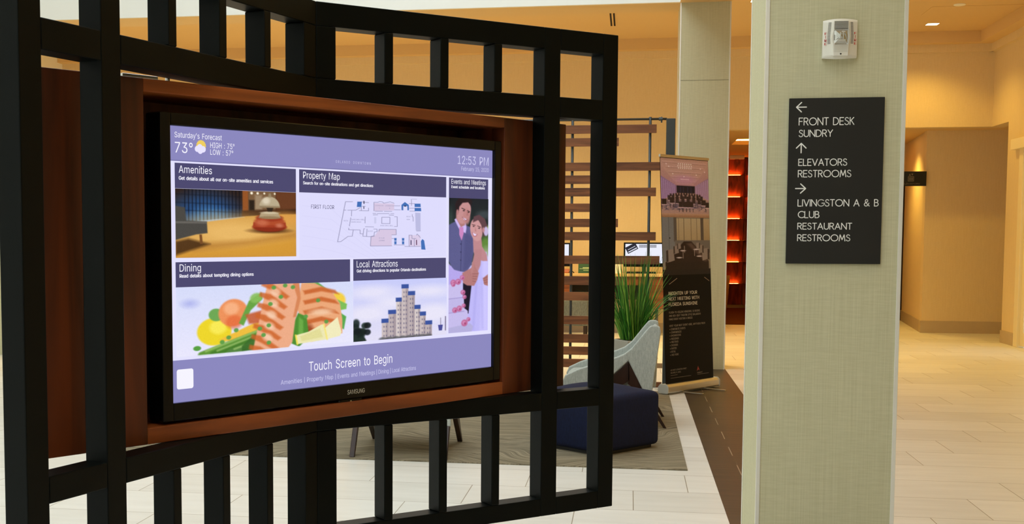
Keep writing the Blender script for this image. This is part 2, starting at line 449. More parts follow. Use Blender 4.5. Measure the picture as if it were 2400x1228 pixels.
# columns
def column(x0, x1, y0, y1, label, seam=None):
    o = struct('column', MB().box(x0, x1, y0, y1, 0, ZB), M_COL)
    tag(o, label, 'column')
    e = .011
    for (cx, cy, sx, sy) in ((x0, y0, 1, 1), (x1, y0, -1, 1), (x0, y1, 1, -1), (x1, y1, -1, -1)):
        g = MB()
        g.box(*sorted((cx - sx * .0035, cx + sx * e)), *sorted((cy - sy * .0035, cy)), .0, ZB)
        g.box(*sorted((cx - sx * .0035, cx)), *sorted((cy, cy + sy * e)), .0, ZB)
        g.build('corner_guard', M_GUARD, o, 0.001)
    if seam:
        MB().box(x0 + .012, x1 - .012, y0 - .0012, y0, seam, seam + .004).build('panel_joint', plain('joint_grey', rgb(120, 118, 96), .8), o)
    return o
column(.494, .995, 4.80, 5.375, 'wide pale linen covered column carrying the black direction sign')
column(.503, 1.033, 13.62, 14.14, 'pale linen covered column standing behind the roll-up banner', 3.12)
column(-7.78, -7.20, 13.62, 14.14, 'pale column at the left edge beyond the black lattice')

# ---------------------------------------------------------------- writing
# outlines of a plain grotesque alphabet: character, advance, closed contours on a 500-unit em
GLYPHS = {l[0]: (int(l[2:].split('|', 1)[0]), [[tuple(map(int, q.split(','))) for q in c.split(' ')] for c in l[2:].split('|', 1)[1].split(';')]) for l in """
A 240|8,0 101,254 138,254 231,0 198,0 144,151 138,167 132,186 125,210 116,239 123,239 114,209 106,185 100,166 95,151 43,0;55,71 55,99 185,99 185,71
B 228|30,0 30,254 121,254 145,252 164,245 180,235 190,221 197,205 199,187 198,172 193,160 187,150 178,143 168,137 157,133 157,131 170,129 182,123 192,114 201,102 207,86 209,68 207,50 200,33 189,20 172,9 151,2 123,0;62,29 122,29 148,31 165,40 175,53 178,68 176,81 171,92 163,102 153,109 140,114 124,115 62,115;62,143 119,143 132,144 144,148 154,155 162,163 166,174 168,186 165,202 156,214 141,223 120,226 62,226
C 255|134,-3 103,1 75,12 52,32 35,58 24,90 20,127 24,165 35,197 52,223 75,242 103,254 134,258 152,256 170,252 186,245 201,236 214,224 224,209 232,193 236,174 204,174 200,186 195,197 187,206 179,214 169,220 158,224 146,227 134,228 111,225 92,216 75,202 62,182 54,157 52,127 54,97 63,72 75,53 92,38 112,29 134,26 146,27 158,30 169,34 179,40 187,48 195,57 200,68 204,80 236,80 232,62 224,45 214,31 201,19 187,9 170,2 153,-2
D 251|109,0 48,0 48,29 107,29 136,31 159,40 177,55 189,75 197,99 200,128 197,156 190,180 177,200 160,214 138,223 110,226 47,226 47,254 113,254 147,251 176,239 200,221 217,196 227,164 231,128 227,91 217,59 199,34 175,15 145,4;62,254 62,0 30,0 30,254
E 209|30,0 30,254 186,254 186,226 62,226 62,143 178,143 178,114 62,114 62,29 188,29 188,0
F 205|30,0 30,254 185,254 185,226 62,226 62,139 173,139 173,111 62,111 62,0
G 260|134,-3 102,1 75,13 52,32 35,58 24,90 20,127 24,165 35,197 52,223 74,242 102,254 132,258 152,256 170,252 187,245 202,235 214,222 225,208 232,192 237,174 204,174 199,186 194,197 186,206 178,213 168,220 158,224 146,227 133,228 111,225 92,216 75,202 62,182 54,157 52,127 54,97 63,72 75,53 92,38 112,29 134,26 155,29 172,36 187,47 198,62 205,80 207,101 217,100 141,100 141,128 239,128 239,100 236,71 225,45 209,25 188,9 163,0
H 258|30,0 30,254 62,254 62,144 196,144 196,254 228,254 228,0 196,0 196,116 62,116 62,0
I 150|16,0 16,29 59,29 59,226 16,226 16,254 135,254 135,226 91,226 91,29 135,29 135,0
K 233|52,73 52,108 61,119 70,131 78,141 87,152 96,162 106,172 182,254 224,254 116,138 114,138;30,0 30,254 62,254 62,167 62,112 62,97 62,0;186,0 94,130 114,155 224,0
L 196|30,0 30,254 62,254 62,29 181,29 181,0
M 314|30,0 30,254 76,254 139,94 141,87 144,79 147,71 150,61 153,52 156,42 158,33 161,24 154,24 156,32 159,41 162,51 165,61 168,70 171,79 174,87 176,94 238,254 284,254 284,0 252,0 252,145 252,154 252,163 252,174 253,184 253,195 253,207 253,218 253,229 256,229 253,217 249,205 245,193 241,181 237,171 234,161 231,152 228,145 171,0 143,0 85,145 83,152 80,160 76,170 72,181 69,192 65,204 60,216 56,229 59,229 60,219 60,208 60,197 60,186 61,175 61,164 61,154 61,145 61,0
N 262|30,0 30,254 68,254 172,91 176,84 181,75 187,65 194,53 200,41 207,27 202,27 201,41 200,54 200,67 200,79 199,89 199,97 199,254 232,254 232,0 193,0 101,145 95,155 89,165 82,177 74,191 65,207 54,226 60,227 60,209 61,192 62,177 62,164 62,153 62,145 62,0
O 267|133,-3 103,1 75,12 52,32 35,58 24,90 20,127 24,165 35,197 52,223 75,242 103,254 133,258 164,254 192,242 215,223 232,197 243,165 247,127 243,90 232,58 215,32 192,12 164,1;133,26 155,29 175,38 191,52 204,72 212,97 215,127 212,157 204,182 191,202 175,216 155,225 133,228 112,225 92,216 75,202 63,182 54,157 52,127 54,97 63,72 75,52 92,38 112,29
P 222|30,0 30,254 118,254 144,252 166,244 183,231 195,215 202,195 204,174 202,152 195,133 183,116 166,104 144,96 118,93 55,93 55,121 116,121 134,123 149,128 159,136 167,147 171,160 172,174 171,188 167,201 159,211 148,219 134,224 116,226 62,226 62,0
Q 267|123,80 156,80 185,42 192,32 234,-24 200,-24 173,13 166,23;133,-3 103,1 75,12 52,32 35,58 24,90 20,127 24,165 35,197 52,223 75,242 103,254 133,258 164,254 192,242 215,223 232,197 243,165 247,127 243,90 232,58 215,32 192,12 164,1;133,26 155,29 175,38 191,52 204,72 212,97 215,127 212,157 204,182 191,202 175,216 155,225 133,228 112,225 92,216 75,202 63,182 54,157 52,127 54,97 63,72 75,52 92,38 112,29
R 224|30,0 30,254 118,254 145,252 167,244 183,232 195,217 202,198 205,176 202,154 195,136 183,120 166,109 145,101 118,99 48,99 48,128 117,128 135,129 149,133 160,141 167,150 171,162 173,176 171,190 167,202 159,212 149,220 134,224 116,226 62,226 62,0;177,0 115,115 151,115 214,0
S 223|112,-4 86,-2 64,5 46,15 32,30 23,48 19,68 52,68 55,55 62,44 71,35 83,29 97,26 112,25 128,26 143,30 155,37 165,46 171,57 173,70 171,81 166,89 158,96 148,102 136,107 122,111 92,120 64,130 43,145 30,163 26,186 29,206 37,224 51,238 69,249 90,256 114,258 137,256 158,249 175,238 189,224 197,208 200,189 169,189 163,206 151,219 134,227 112,229 97,228 84,224 73,218 64,209 59,199 58,188 60,176 65,167 74,160 85,154 96,150 106,147 132,140 144,136 156,132 168,126 179,119 189,110 197,99 202,85 204,69 201,50 193,32 180,17 162,5 139,-2
T 224|16,226 16,254 208,254 208,226 128,226 128,0 96,0 96,226
U 259|129,-4 101,-1 77,8 57,22 42,40 33,62 30,87 30,254 62,254 62,89 64,72 70,57 80,44 94,34 110,28 129,26 149,28 165,34 179,44 188,57 194,72 196,89 196,254 229,254 229,87 226,62 216,40 201,22 182,8 157,-1
V 240|102,0 8,254 42,254 96,103 101,88 108,69 115,45 124,15 117,15 126,45 133,69 140,88 145,103 197,254 231,254 139,0
W 343|78,0 8,254 41,254 82,98 85,85 88,73 91,60 93,47 96,33 98,20 95,20 97,33 100,47 103,60 106,73 109,85 112,98 153,254 190,254 231,98 234,85 237,73 240,60 243,47 246,33 249,20 244,20 247,33 249,47 252,60 255,73 258,85 261,98 302,254 335,254 265,0 228,0 184,161 180,178 176,196 172,215 168,237 175,237 171,216 167,197 164,179 159,161 115,0
X 237|9,0 109,142 109,118 15,254 52,254 89,200 96,190 102,181 107,172 112,164 116,156 122,146 116,146 121,156 126,164 131,172 136,181 142,190 149,200 187,254 223,254 129,119 129,143 228,0 191,0 146,65 140,74 134,83 129,90 125,98 120,106 115,116 122,116 117,106 113,98 108,91 103,83 97,74 91,65 46,0
Y 236|102,0 102,104 8,254 46,254 96,172 104,159 111,146 118,132 125,115 112,115 119,132 126,146 133,159 140,172 191,254 228,254 134,104 134,0
Z 219|21,0 21,23 137,193 145,204 153,215 162,227 170,238 174,227 158,227 143,226 127,226 111,226 20,226 20,254 198,254 198,231 84,64 76,52 67,40 58,28 49,17 45,27 61,28 76,28 92,28 107,29 200,29 200,0
a 195|80,-4 63,-3 47,2 34,11 24,22 17,37 15,54 17,69 22,80 29,90 39,97 50,102 63,105 76,108 89,110 105,112 117,113 126,115 133,117 136,121 138,127 137,139 133,148 128,156 120,161 110,164 98,165 85,164 75,161 66,156 59,150 54,144 50,137 20,146 29,161 39,173 52,182 66,188 82,191 97,192 108,192 119,190 131,186 143,180 153,172 161,160 167,145 168,126 168,0 138,0 138,26 136,26 132,19 126,12 118,6 108,1 95,-3;85,23 101,24 114,29 124,37 132,47 136,57 138,69 138,95 135,93 130,91 123,89 116,88 108,87 100,86 93,85 88,84 77,82 67,79 58,75 52,70 47,62 46,52 47,43 51,36 57,30 65,26 74,24
b 212|115,-4 99,-3 86,2 76,8 69,16 63,23 59,29 56,29 56,0 26,0 26,254 57,254 57,160 59,160 63,166 69,173 76,180 86,186 98,191 115,192 137,189 156,180 173,166 185,146 193,122 195,94 193,66 185,42 173,23 157,8 137,-1;110,23 126,26 140,33 150,44 158,58 163,75 164,95 163,114 158,131 150,145 140,156 126,163 110,165 94,163 81,156 70,145 62,131 58,114 56,95 58,75 63,58 70,43 81,32 94,26
c 198|104,-4 79,-1 58,8 41,23 28,43 20,66 17,94 20,122 28,146 41,165 58,180 79,189 104,192 117,191 130,189 142,184 153,178 162,170 170,161 176,150 181,138 151,131 149,138 145,145 141,150 135,155 128,159 121,162 113,164 104,165 86,162 73,155 62,144 54,129 50,112 48,94 50,75 54,59 62,44 73,33 86,26 104,23 113,24 121,26 129,29 135,33 141,38 146,44 149,51 152,59 181,51 177,39 171,28 163,19 153,11 142,4 130,0 117,-3
d 212|98,-4 75,-1 56,8 40,23 27,42 20,66 17,94 20,122 27,146 40,166 56,180 75,189 98,192 114,191 126,186 136,180 144,173 149,166 153,160 155,160 155,254 186,254 186,0 156,0 156,29 153,29 149,23 143,16 136,8 126,2 114,-3;102,23 118,26 132,32 142,43 150,58 154,75 156,95 154,114 150,131 142,145 132,156 118,163 102,165 86,163 72,156 62,145 54,131 50,114 48,95 50,75 54,58 62,44 73,33 86,26
e 202|106,-4 80,-1 58,8 41,23 28,42 20,66 17,93 20,121 28,145 40,165 58,180 78,189 103,192 118,191 133,187 147,180 160,170 170,157 179,141 184,121 186,97 186,85 37,85 37,110 169,110 155,101 153,119 149,134 141,147 131,157 118,163 103,165 87,163 73,157 62,147 54,135 50,121 48,105 48,89 50,69 55,53 64,40 76,31 90,25 106,23 117,24 127,26 135,31 143,36 149,44 153,53 182,45 177,32 168,20 156,10 141,2 125,-3
f 127|114,190 114,164 3,164 3,190;40,0 40,216 42,231 48,243 57,252 68,259 80,264 94,265 103,265 111,263 117,262 121,260 114,234 111,235 107,236 103,237 97,237 85,235 77,230 72,221 71,209 71,0
g 213|103,-75 84,-74 67,-70 53,-63 41,-55 32,-45 25,-35 51,-20 55,-26 61,-33 68,-39 77,-44 89,-48 103,-49 124,-46 141,-38 152,-23 156,-3 156,34 153,34 149,28 143,21 136,14 126,8 114,4 97,2 76,5 56,13 40,27 28,45 20,68 17,96 20,123 27,147 40,166 56,180 76,189 98,192 114,191 127,186 137,180 144,173 150,166 154,159 157,159 157,190 186,190 186,-4 183,-27 175,-45 162,-59 145,-68 125,-73;102,30 118,32 132,38 142,47 150,61 155,77 156,96 155,115 150,132 142,146 132,156 119,163 102,165 86,163 73,156 62,145 54,131 50,115 48,96 50,78 54,61 62,48 73,38 86,32
h 205|57,113 57,0 26,0 26,254 57,254 57,144 51,144 62,166 76,181 94,189 114,192 132,190 148,184 161,174 170,160 177,142 179,120 179,0 148,0 148,118 145,137 136,152 123,161 105,165 92,163 80,159 71,151 63,141 58,129
i 83|26,0 26,190 57,190 57,0;42,221 34,223 27,227 22,234 21,242 22,249 27,256 34,260 42,262 50,260 57,256 62,249 63,242 62,234 57,227 50,223
j 83|26,190 57,190 57,-15 55,-31 51,-45 43,-56 32,-65 19,-70 2,-71 -5,-71 -5,-43 1,-43 12,-42 20,-36 25,-27 26,-15;42,221 34,223 27,227 22,234 20,242 22,249 27,256 34,260 42,262 50,260 57,256 61,249 63,242 61,234 57,227 50,223
k 190|55,68 55,106 60,106 142,190 180,190 92,100 89,100;26,0 26,254 57,254 57,0;147,0 74,93 96,114 186,0
l 95|70,-1 50,2 37,10 29,24 26,42 26,254 57,254 57,49 58,38 60,31 65,27 73,26 77,26 80,26 83,27 85,27 90,1 86,0 81,0 75,-1
m 305|26,0 26,190 56,190 56,148 54,148 59,162 66,173 75,182 86,188 98,192 110,193 129,190 144,180 154,166 160,147 156,147 161,160 169,172 178,181 190,187 204,192 218,193 234,191 249,186 261,177 270,164 276,148 278,128 278,0 248,0 248,127 245,145 236,156 224,163 209,165 197,164 187,160 179,153 173,145 169,135 168,124 168,0 137,0 137,130 134,144 126,156 115,163 100,165 89,164 79,160 70,154 63,145 58,133 57,119 57,0
n 205|57,113 57,0 26,0 26,190 56,190 56,144 51,144 62,166 76,181 94,189 114,192 132,190 147,184 160,174 170,160 176,142 179,120 179,0 148,0 148,118 145,137 136,152 123,161 105,165 92,163 80,159 71,151 63,141 58,129
o 208|104,-4 79,-1 58,8 41,23 28,43 20,66 17,94 20,122 28,146 41,165 58,180 79,189 104,192 128,189 149,180 167,165 180,146 188,122 191,94 188,66 180,43 167,23 149,8 128,-1;104,23 121,26 135,33 146,44 154,59 158,75 160,94 158,112 154,129 146,144 135,155 121,162 104,165 86,162 73,155 62,144 54,129 50,112 48,94 50,75 54,59 62,44 73,33 86,26
p 212|26,-71 26,190 56,190 56,160 59,160 63,166 69,173 76,180 86,186 98,191 115,192 137,189 156,180 173,166 185,146 193,122 195,94 193,66 185,42 173,23 157,8 137,-1 115,-4 99,-3 86,2 76,8 69,16 63,23 59,29 57,29 57,-71;110,23 126,26 140,33 150,44 158,58 163,75 164,95 163,114 158,131 150,145 140,156 126,163 110,165 94,163 81,156 70,145 62,131 58,114 56,95 58,75 63,58 70,43 81,32 94,26
q 212|186,-71 155,-71 155,29 153,29 149,23 143,16 136,8 126,2 114,-3 98,-4 75,-1 56,8 40,23 27,42 20,66 17,94 20,122 27,146 40,166 56,180 75,189 98,192 114,191 126,186 136,180 144,173 149,166 153,160 156,160 156,190 186,190;102,23 118,26 132,32 142,43 150,58 154,75 156,95 154,114 150,131 142,145 132,156 118,163 102,165 86,163 72,156 62,145 54,131 50,114 48,95 50,75 54,58 62,44 73,33 86,26
r 130|26,0 26,190 56,190 56,160 58,160 65,173 76,184 90,190 107,192 110,192 115,192 119,192 122,192 122,161 119,162 115,162 109,163 103,163 91,161 80,157 70,151 63,142 58,131 57,118 57,0
s 182|91,-4 72,-3 56,2 42,9 31,19 23,32 18,47 47,53 53,40 62,30 75,25 91,23 108,25 122,31 131,40 134,51 132,60 127,68 118,74 106,78 75,85 52,93 36,104 27,119 23,137 26,152 33,166 43,177 58,185 74,190 94,192 112,191 127,186 140,179 149,170 157,158 162,145 134,139 129,149 121,158 110,164 94,166 78,164 65,158 57,150 54,139 56,129 62,122 72,116 86,111 115,105 137,97 153,86 162,71 166,53 163,37 156,24 145,12 130,3 112,-2
t 114|102,190 102,164 3,164 3,190;32,236 63,236 63,49 64,38 68,31 75,26 85,25 88,25 93,26 97,26 101,27 107,1 102,0 96,-1 90,-2 84,-2 62,1 46,11 36,26 32,46
u 205|91,-3 73,-1 57,5 44,15 35,29 28,47 26,69 26,190 57,190 57,72 60,52 68,37 82,28 100,25 113,27 125,31 134,38 142,48 146,61 148,76 148,190 179,190 179,0 149,0 149,46 154,46 143,23 129,8 111,0
v 195|81,0 9,190 42,190 83,78 88,60 93,43 98,27 103,10 92,10 97,27 101,43 106,60 112,78 152,190 186,190 113,0
w 284|69,0 11,190 44,190 67,107 72,89 77,68 82,46 88,21 82,21 88,45 93,67 98,88 103,107 126,190 158,190 181,107 186,88 191,68 196,45 201,21 196,21 201,45 206,68 212,88 217,107 240,190 272,190 215,0 184,0 159,86 156,99 152,112 149,126 145,140 142,154 138,169 145,169 142,155 138,140 135,126 131,112 128,99 124,86 99,0
x 189|10,0 86,109 86,86 14,190 50,190 74,153 82,139 90,127 97,115 104,103 88,103 95,115 101,127 108,139 117,153 141,190 176,190 104,84 104,107 179,0 143,0 115,43 107,56 100,68 93,80 86,91 102,91 95,80 89,68 82,56 74,43 46,0
y 195|24,-69 31,-43 36,-44 44,-45 52,-44 59,-42 65,-37 71,-29 75,-18 81,-1 9,190 42,190 83,78 88,60 93,43 98,27 103,10 92,10 97,27 101,43 106,60 112,78 153,190 186,190 102,-29 96,-43 88,-54 80,-62 70,-68 58,-71 46,-73 39,-72 32,-72 27,-70
z 190|21,0 21,23 127,160 24,161 24,190 166,190 166,165 63,30 63,28 169,28 169,0
0 227|113,-3 87,0 65,12 47,31 34,57 27,89 24,127 27,165 35,197 48,223 65,242 87,254 113,258 139,254 161,242 179,223 192,197 200,165 203,127 200,89 192,57 179,31 162,12 140,0;113,25 131,28 145,37 157,52 165,72 170,97 172,127 170,157 165,182 157,203 145,218 131,227 113,230 96,227 82,218 70,203 62,182 56,157 55,127 56,97 62,72 70,52 82,37 96,28
1 227|38,0 38,27 195,27 195,0;138,254 138,0 106,0 106,224 43,179 43,213 99,254
2 227|32,0 32,24 117,114 130,129 141,141 149,153 155,163 159,174 160,186 159,198 154,209 146,218 137,224 125,228 112,230 98,228 86,224 77,216 69,207 65,195 64,181 33,181 35,202 43,221 55,237 72,248 91,255 112,258 134,255 153,248 169,237 181,223 188,205 191,186 189,172 185,159 179,145 168,129 153,111 133,90 76,30 76,28 195,28 195,0
3 227|109,-3 87,-1 66,5 49,15 35,29 26,46 22,66 55,66 57,54 63,44 72,35 83,30 95,26 109,25 124,26 138,30 149,37 157,46 163,58 165,72 163,86 158,98 150,109 137,117 121,122 101,124 78,124 78,150 144,224 144,226 35,226 35,254 186,254 186,230 106,139 106,144 132,144 154,138 172,127 185,111 194,93 196,72 194,51 185,33 172,18 154,6 133,-1
4 227|20,53 20,79 123,254 155,254 54,83 54,81 207,81 207,53;141,0 141,61 141,73 141,159 171,159 171,0
5 227|111,-3 89,-1 70,6 54,16 41,30 33,47 30,65 61,65 64,54 69,44 77,36 87,30 98,26 111,25 125,27 138,32 149,41 157,52 162,66 164,81 162,97 157,111 148,122 137,131 124,137 109,138 96,137 84,134 73,129 64,123 34,126 48,254 183,254 183,226 75,226 67,151 77,157 89,162 101,166 115,167 131,165 147,160 161,153 172,143 182,130 189,116 194,99 195,82 193,58 184,38 171,21 154,8 134,-1
6 227|113,-3 91,-1 71,7 55,20 42,37 34,58 32,81 34,100 40,119 51,142 69,170 126,254 161,254 75,131 73,131 77,137 83,144 90,149 98,153 107,156 117,157 139,155 158,147 173,136 185,120 192,101 194,79 192,56 184,36 171,20 155,7 135,-1;113,24 127,26 139,31 149,40 157,51 162,64 164,79 162,94 157,107 149,118 139,126 127,131 113,133 99,131 87,126 77,118 69,107 64,94 62,79 64,64 69,51 77,40 87,31 99,26
7 227|48,0 162,224 162,226 31,226 31,254 195,254 195,224 82,0
8 227|113,-3 89,-1 68,6 50,17 37,31 29,48 26,68 28,83 33,98 40,110 51,121 63,128 76,132 59,141 46,154 38,171 35,190 38,209 45,225 57,239 73,249 92,256 113,258 134,256 153,249 169,239 181,225 188,209 191,190 188,171 180,154 167,141 150,133 164,128 176,121 186,110 194,98 199,83 200,68 198,48 189,31 176,17 158,6 137,-1;113,25 129,26 142,30 153,37 161,46 167,57 168,69 167,83 161,94 153,104 141,111 128,116 113,118 98,116 85,111 73,104 65,94 59,83 58,69 59,57 64,46 73,37 84,30 97,26;113,145 126,146 137,150 146,157 154,165 158,176 160,188 158,200 154,210 147,218 138,225 126,229 113,230 100,229 89,225 79,218 72,210 68,200 66,188 68,176 72,165 79,157 89,150 100,146
9 227|113,258 135,255 155,247 171,234 184,217 192,197 194,173 192,155 186,135 175,112 158,84 100,0 65,0 151,124 154,124 149,117 144,111 137,105 128,101 119,98 109,97 87,100 69,107 53,119 41,134 34,154 32,176 34,198 42,218 55,235 71,247 91,255;113,230 99,228 87,223 77,215 69,204 64,191 63,176 64,161 69,148 77,137 87,129 99,123 113,122 127,123 139,129 149,137 157,147 162,160 164,175 162,190 157,204 150,215 139,223 127,228
: 94|48,-2 39,-1 31,4 26,12 25,20 26,29 31,37 39,42 48,43 56,42 64,37 69,29 71,20 69,12 64,4 56,-1;48,135 39,137 31,142 26,149 25,158 26,167 31,174 39,179 48,181 56,179 64,174 69,167 71,158 69,149 64,142 56,137
, 94|19,-60 34,36 68,36 42,-60
. 94|48,-2 39,-1 31,4 26,12 25,20 26,29 31,37 39,42 48,43 56,42 64,37 69,29 71,20 69,12 64,4 56,-1
' 103|39,159 35,254 68,254 64,159
& 224|98,-3 75,-1 55,6 39,17 27,31 20,48 17,67 19,82 24,95 32,106 42,117 55,128 70,139 108,168 113,172 118,176 123,181 127,187 130,194 131,202 129,214 123,223 113,228 101,230 92,229 84,227 77,222 73,216 69,208 68,199 69,190 73,182 78,173 84,164 92,153 102,142 219,0 182,0 86,116 72,132 61,146 51,159 44,172 39,185 38,199 40,215 45,229 55,241 67,249 82,255 100,257 118,255 133,249 145,241 154,230 160,217 162,202 161,191 158,181 152,171 146,162 137,154 128,146 77,109 64,98 55,87 50,77 48,66 50,54 55,44 62,35 72,29 83,25 96,23 111,25 126,30 139,37 151,48 160,61 168,76 173,93 174,112 204,112 202,90 198,72 192,57 185,46 179,38 173,31 166,23 153,12 136,3 117,-2
- 227|168,122 168,94 57,94 57,122
° 158|79,142 64,143 50,149 39,158 29,170 23,184 22,199 23,214 29,228 39,240 50,249 64,254 79,256 94,254 108,249 120,240 129,228 134,214 136,199 134,184 129,170 120,158 108,149 94,143;79,167 88,168 95,171 102,176 107,183 110,190 111,199 110,207 107,215 102,221 95,226 88,230 79,231 71,230 63,226 57,221 52,215 48,207 47,199 48,190 52,183 57,176 63,171 71,168
• 194|97,46 83,48 70,54 58,62 50,73 44,87 43,101 44,115 50,128 58,140 70,148 83,154 97,156 112,154 125,148 136,140 144,128 150,115 152,101 150,87 144,73 136,62 125,54 112,48
""".strip('\n').split('\n')}
CAPH = 254 / 500
from mathutils.geometry import tessellate_polygon
def inside(p, c):
    r = False
    for (x0, y0), (x1, y1) in zip(c, c[1:] + c[:1]):
        if (y0 > p[1]) != (y1 > p[1]) and p[0] < (x1 - x0) * (p[1] - y0) / (y1 - y0) + x0: r = not r
    return r
TESS = {}
def glyph(ch):
    """(advance, points, triangles); a contour lying wholly inside another is its hole"""
    if ch not in TESS:
        adv, cs = GLYPHS[ch]
        holes = {i: next((j for j, o in enumerate(cs) if j != i and all(inside(p, o) for p in c)), None) for i, c in enumerate(cs)}
        pts, tris = [], []
        for i, c in enumerate(cs):
            if holes[i] is not None: continue
            grp = [c] + [cs[k] for k in range(len(cs)) if holes[k] == i]
            flat = [p for q in grp for p in q]
            tr = tessellate_polygon([[Vector((x, y, 0)) for x, y in q] for q in grp])
            for t in tr:
                (ax, ay), (bx_, by), (cx, cy) = (flat[k] for k in t)
                if (bx_ - ax) * (cy - ay) - (by - ay) * (cx - ax) < 0: t = t[::-1]
                tris.append([k + len(pts) for k in t])
            pts += flat
        TESS[ch] = (adv, pts, tris)
    return TESS[ch]
def font_mesh(txt):
    adv, V, F = 0, [], []
    for ch in txt:
        if ch == ' ': adv += 140; continue
        w_, pts, tris = glyph(ch)
        F += [[k + len(V) for k in t] for t in tris]
        V += [((x + adv) / 500, y / 500, 0) for x, y in pts]
        adv += w_
    me = bpy.data.meshes.new('t'); me.from_pydata(V, [], F)
    return me, np.array(V, np.float32)
def text(name, txt, mat, parent, x0, x1, z, h, y=0.0, bold=0.0):
    """baseline at z, cap height h, spans x0..x1, faces -y"""
    me, c = font_mesh(txt)
    a, b = c[:, 0].min(), c[:, 0].max()
    sx = (x1 - x0) / (b - a)
    out = np.empty_like(c)
    out[:, 0] = x0 + (c[:, 0] - a) * sx
    out[:, 1] = y
    out[:, 2] = z + c[:, 1] * (h / CAPH)
    me.vertices.foreach_set('co', out.ravel()); me.update()
    me.name = name
    me.materials.clear(); me.materials.append(mat)
    o = bpy.data.objects.new(name, me)
    return link(o, parent)
def arc(cx, cy, rx, ry, a0, a1, n=14):
    return [(cx + rx * cos(radians(a0 + (a1 - a0) * i / n)), cy + ry * sin(radians(a0 + (a1 - a0) * i / n))) for i in range(n + 1)]
def catmull(P, n=5):
    out = []
    for i in range(len(P) - 1):
        p0, p1, p2, p3 = P[max(i - 1, 0)], P[i], P[i + 1], P[min(i + 2, len(P) - 1)]
        for k in range(n):
            t = k / n
            out.append(tuple(0.5 * ((2 * p1[j]) + (-p0[j] + p2[j]) * t + (2 * p0[j] - 5 * p1[j] + 4 * p2[j] - p3[j]) * t * t + (-p0[j] + 3 * p1[j] - 3 * p2[j] + p3[j]) * t ** 3) for j in (0, 1)))
    return out + [P[-1]]
GLY = {
 'F': (.50, [[(0, 0), (0, 1), (.5, 1)], [(0, .52), (.42, .52)]]),
 'E': (.50, [[(.5, 0), (0, 0), (0, 1), (.5, 1)], [(0, .52), (.44, .52)]]),
 'L': (.46, [[(0, 1), (0, 0), (.46, 0)]]),
 'T': (.56, [[(0, 1), (.56, 1)], [(.28, 1), (.28, 0)]]),
 'I': (.0, [[(0, 0), (0, 1)]]),
 'R': (.56, [[(0, 0), (0, 1), (.26, 1)] + arc(.26, .745, .27, .255, 90, -90) + [(0, .49)], [(.26, .49), (.56, 0)]]),
 'B': (.54, [[(0, 0), (0, 1), (.24, 1)] + arc(.24, .77, .24, .23, 90, -90) + [(0, .54)], [(.24, .54)] + arc(.26, .27, .28, .27, 90, -90) + [(0, 0)]]),
 'D': (.70, [[(0, 0), (0, 1), (.22, 1)] + arc(.22, .5, .48, .5, 90, -90) + [(0, 0)]]),
 'O': (.98, [arc(.49, .5, .49, .5, 0, 360, 32)]),
 'C': (.72, [arc(.48, .5, .48, .5, 48, 312, 24)]),
 'G': (.88, [arc(.48, .5, .48, .5, 46, 352, 26) + [(.955, .46), (.58, .46)]]),
 'N': (.70, [[(0, 0), (0, 1), (.70, 0), (.70, 1)]]),
 'M': (.82, [[(0, 0), (.12, 1), (.41, .2), (.70, 1), (.82, 0)]]),
 'A': (.74, [[(0, 0), (.37, 1), (.74, 0)], [(.14, .34), (.60, .34)]]),
 'V': (.72, [[(0, 1), (.36, 0), (.72, 1)]]),
 'U': (.62, [[(0, 1), (0, .31)] + arc(.31, .31, .31, .31, 180, 360) + [(.62, 1)]]),
 'Y': (.64, [[(0, 1), (.32, .48), (.64, 1)], [(.32, .48), (.32, 0)]]),
 'K': (.54, [[(0, 0), (0, 1)], [(.5, 1), (0, .46)], [(.14, .60), (.54, 0)]]),
 'S': (.52, [catmull([(.47, .86), (.39, .96), (.26, 1), (.12, .95), (.05, .82), (.07, .69), (.17, .59), (.30, .52), (.44, .43), (.52, .29), (.49, .13), (.39, .03), (.24, 0), (.09, .05), (0, .18)])]),
 '&': (.72, [catmull([(.72, 0), (.50, .22), (.24, .52), (.15, .74), (.20, .93), (.33, 1), (.46, .93), (.48, .76), (.38, .62), (.14, .47), (.02, .28), (.08, .08), (.26, 0), (.44, .08), (.58, .28), (.66, .46)])]),
}
def strokes(mb, lines, wid, y):
    """flat ribbons with round joints, in the x-z plane facing -y"""
    k = 0
    for L in lines:
        for (ax, az), (bx, bz) in zip(L, L[1:]):
            d = Vector((bx - ax, 0, bz - az))
            if d.length < 1e-7: continue
            d.normalize(); n = Vector((-d.z, 0, d.x)) * wid / 2
            yy = y - 1e-5 * (k % 7); k += 1
            mb.poly([(ax + n.x, yy, az + n.z), (ax - n.x, yy, az - n.z), (bx - n.x, yy, bz - n.z), (bx + n.x, yy, bz + n.z)])
        for (ax, az) in L:
            yy = y - 1e-5 * (k % 7); k += 1
            mb.poly([(ax + wid / 2 * cos(2 * pi * i / 8), yy, az + wid / 2 * sin(2 * pi * i / 8)) for i in range(8)])
def stroke_text(name, txt, mat, parent, x0, x1, z0, h, wid, y):
    gap = .19
    adv, xs = 0.0, []
    for ch in txt:
        if ch == ' ': adv += .52; continue
        xs.append((ch, adv)); adv += GLY[ch][0] + gap
    tot = adv - gap
    sx = (x1 - x0 - wid) / tot
    mb = MB()
    for ch, a in xs:
        strokes(mb, [[(x0 + wid / 2 + (a + px) * sx, z0 + wid / 2 + pz * (h - wid)) for px, pz in L] for L in GLY[ch][1]], wid, y)
    return mb.build(name, mat, parent, recalc=False)

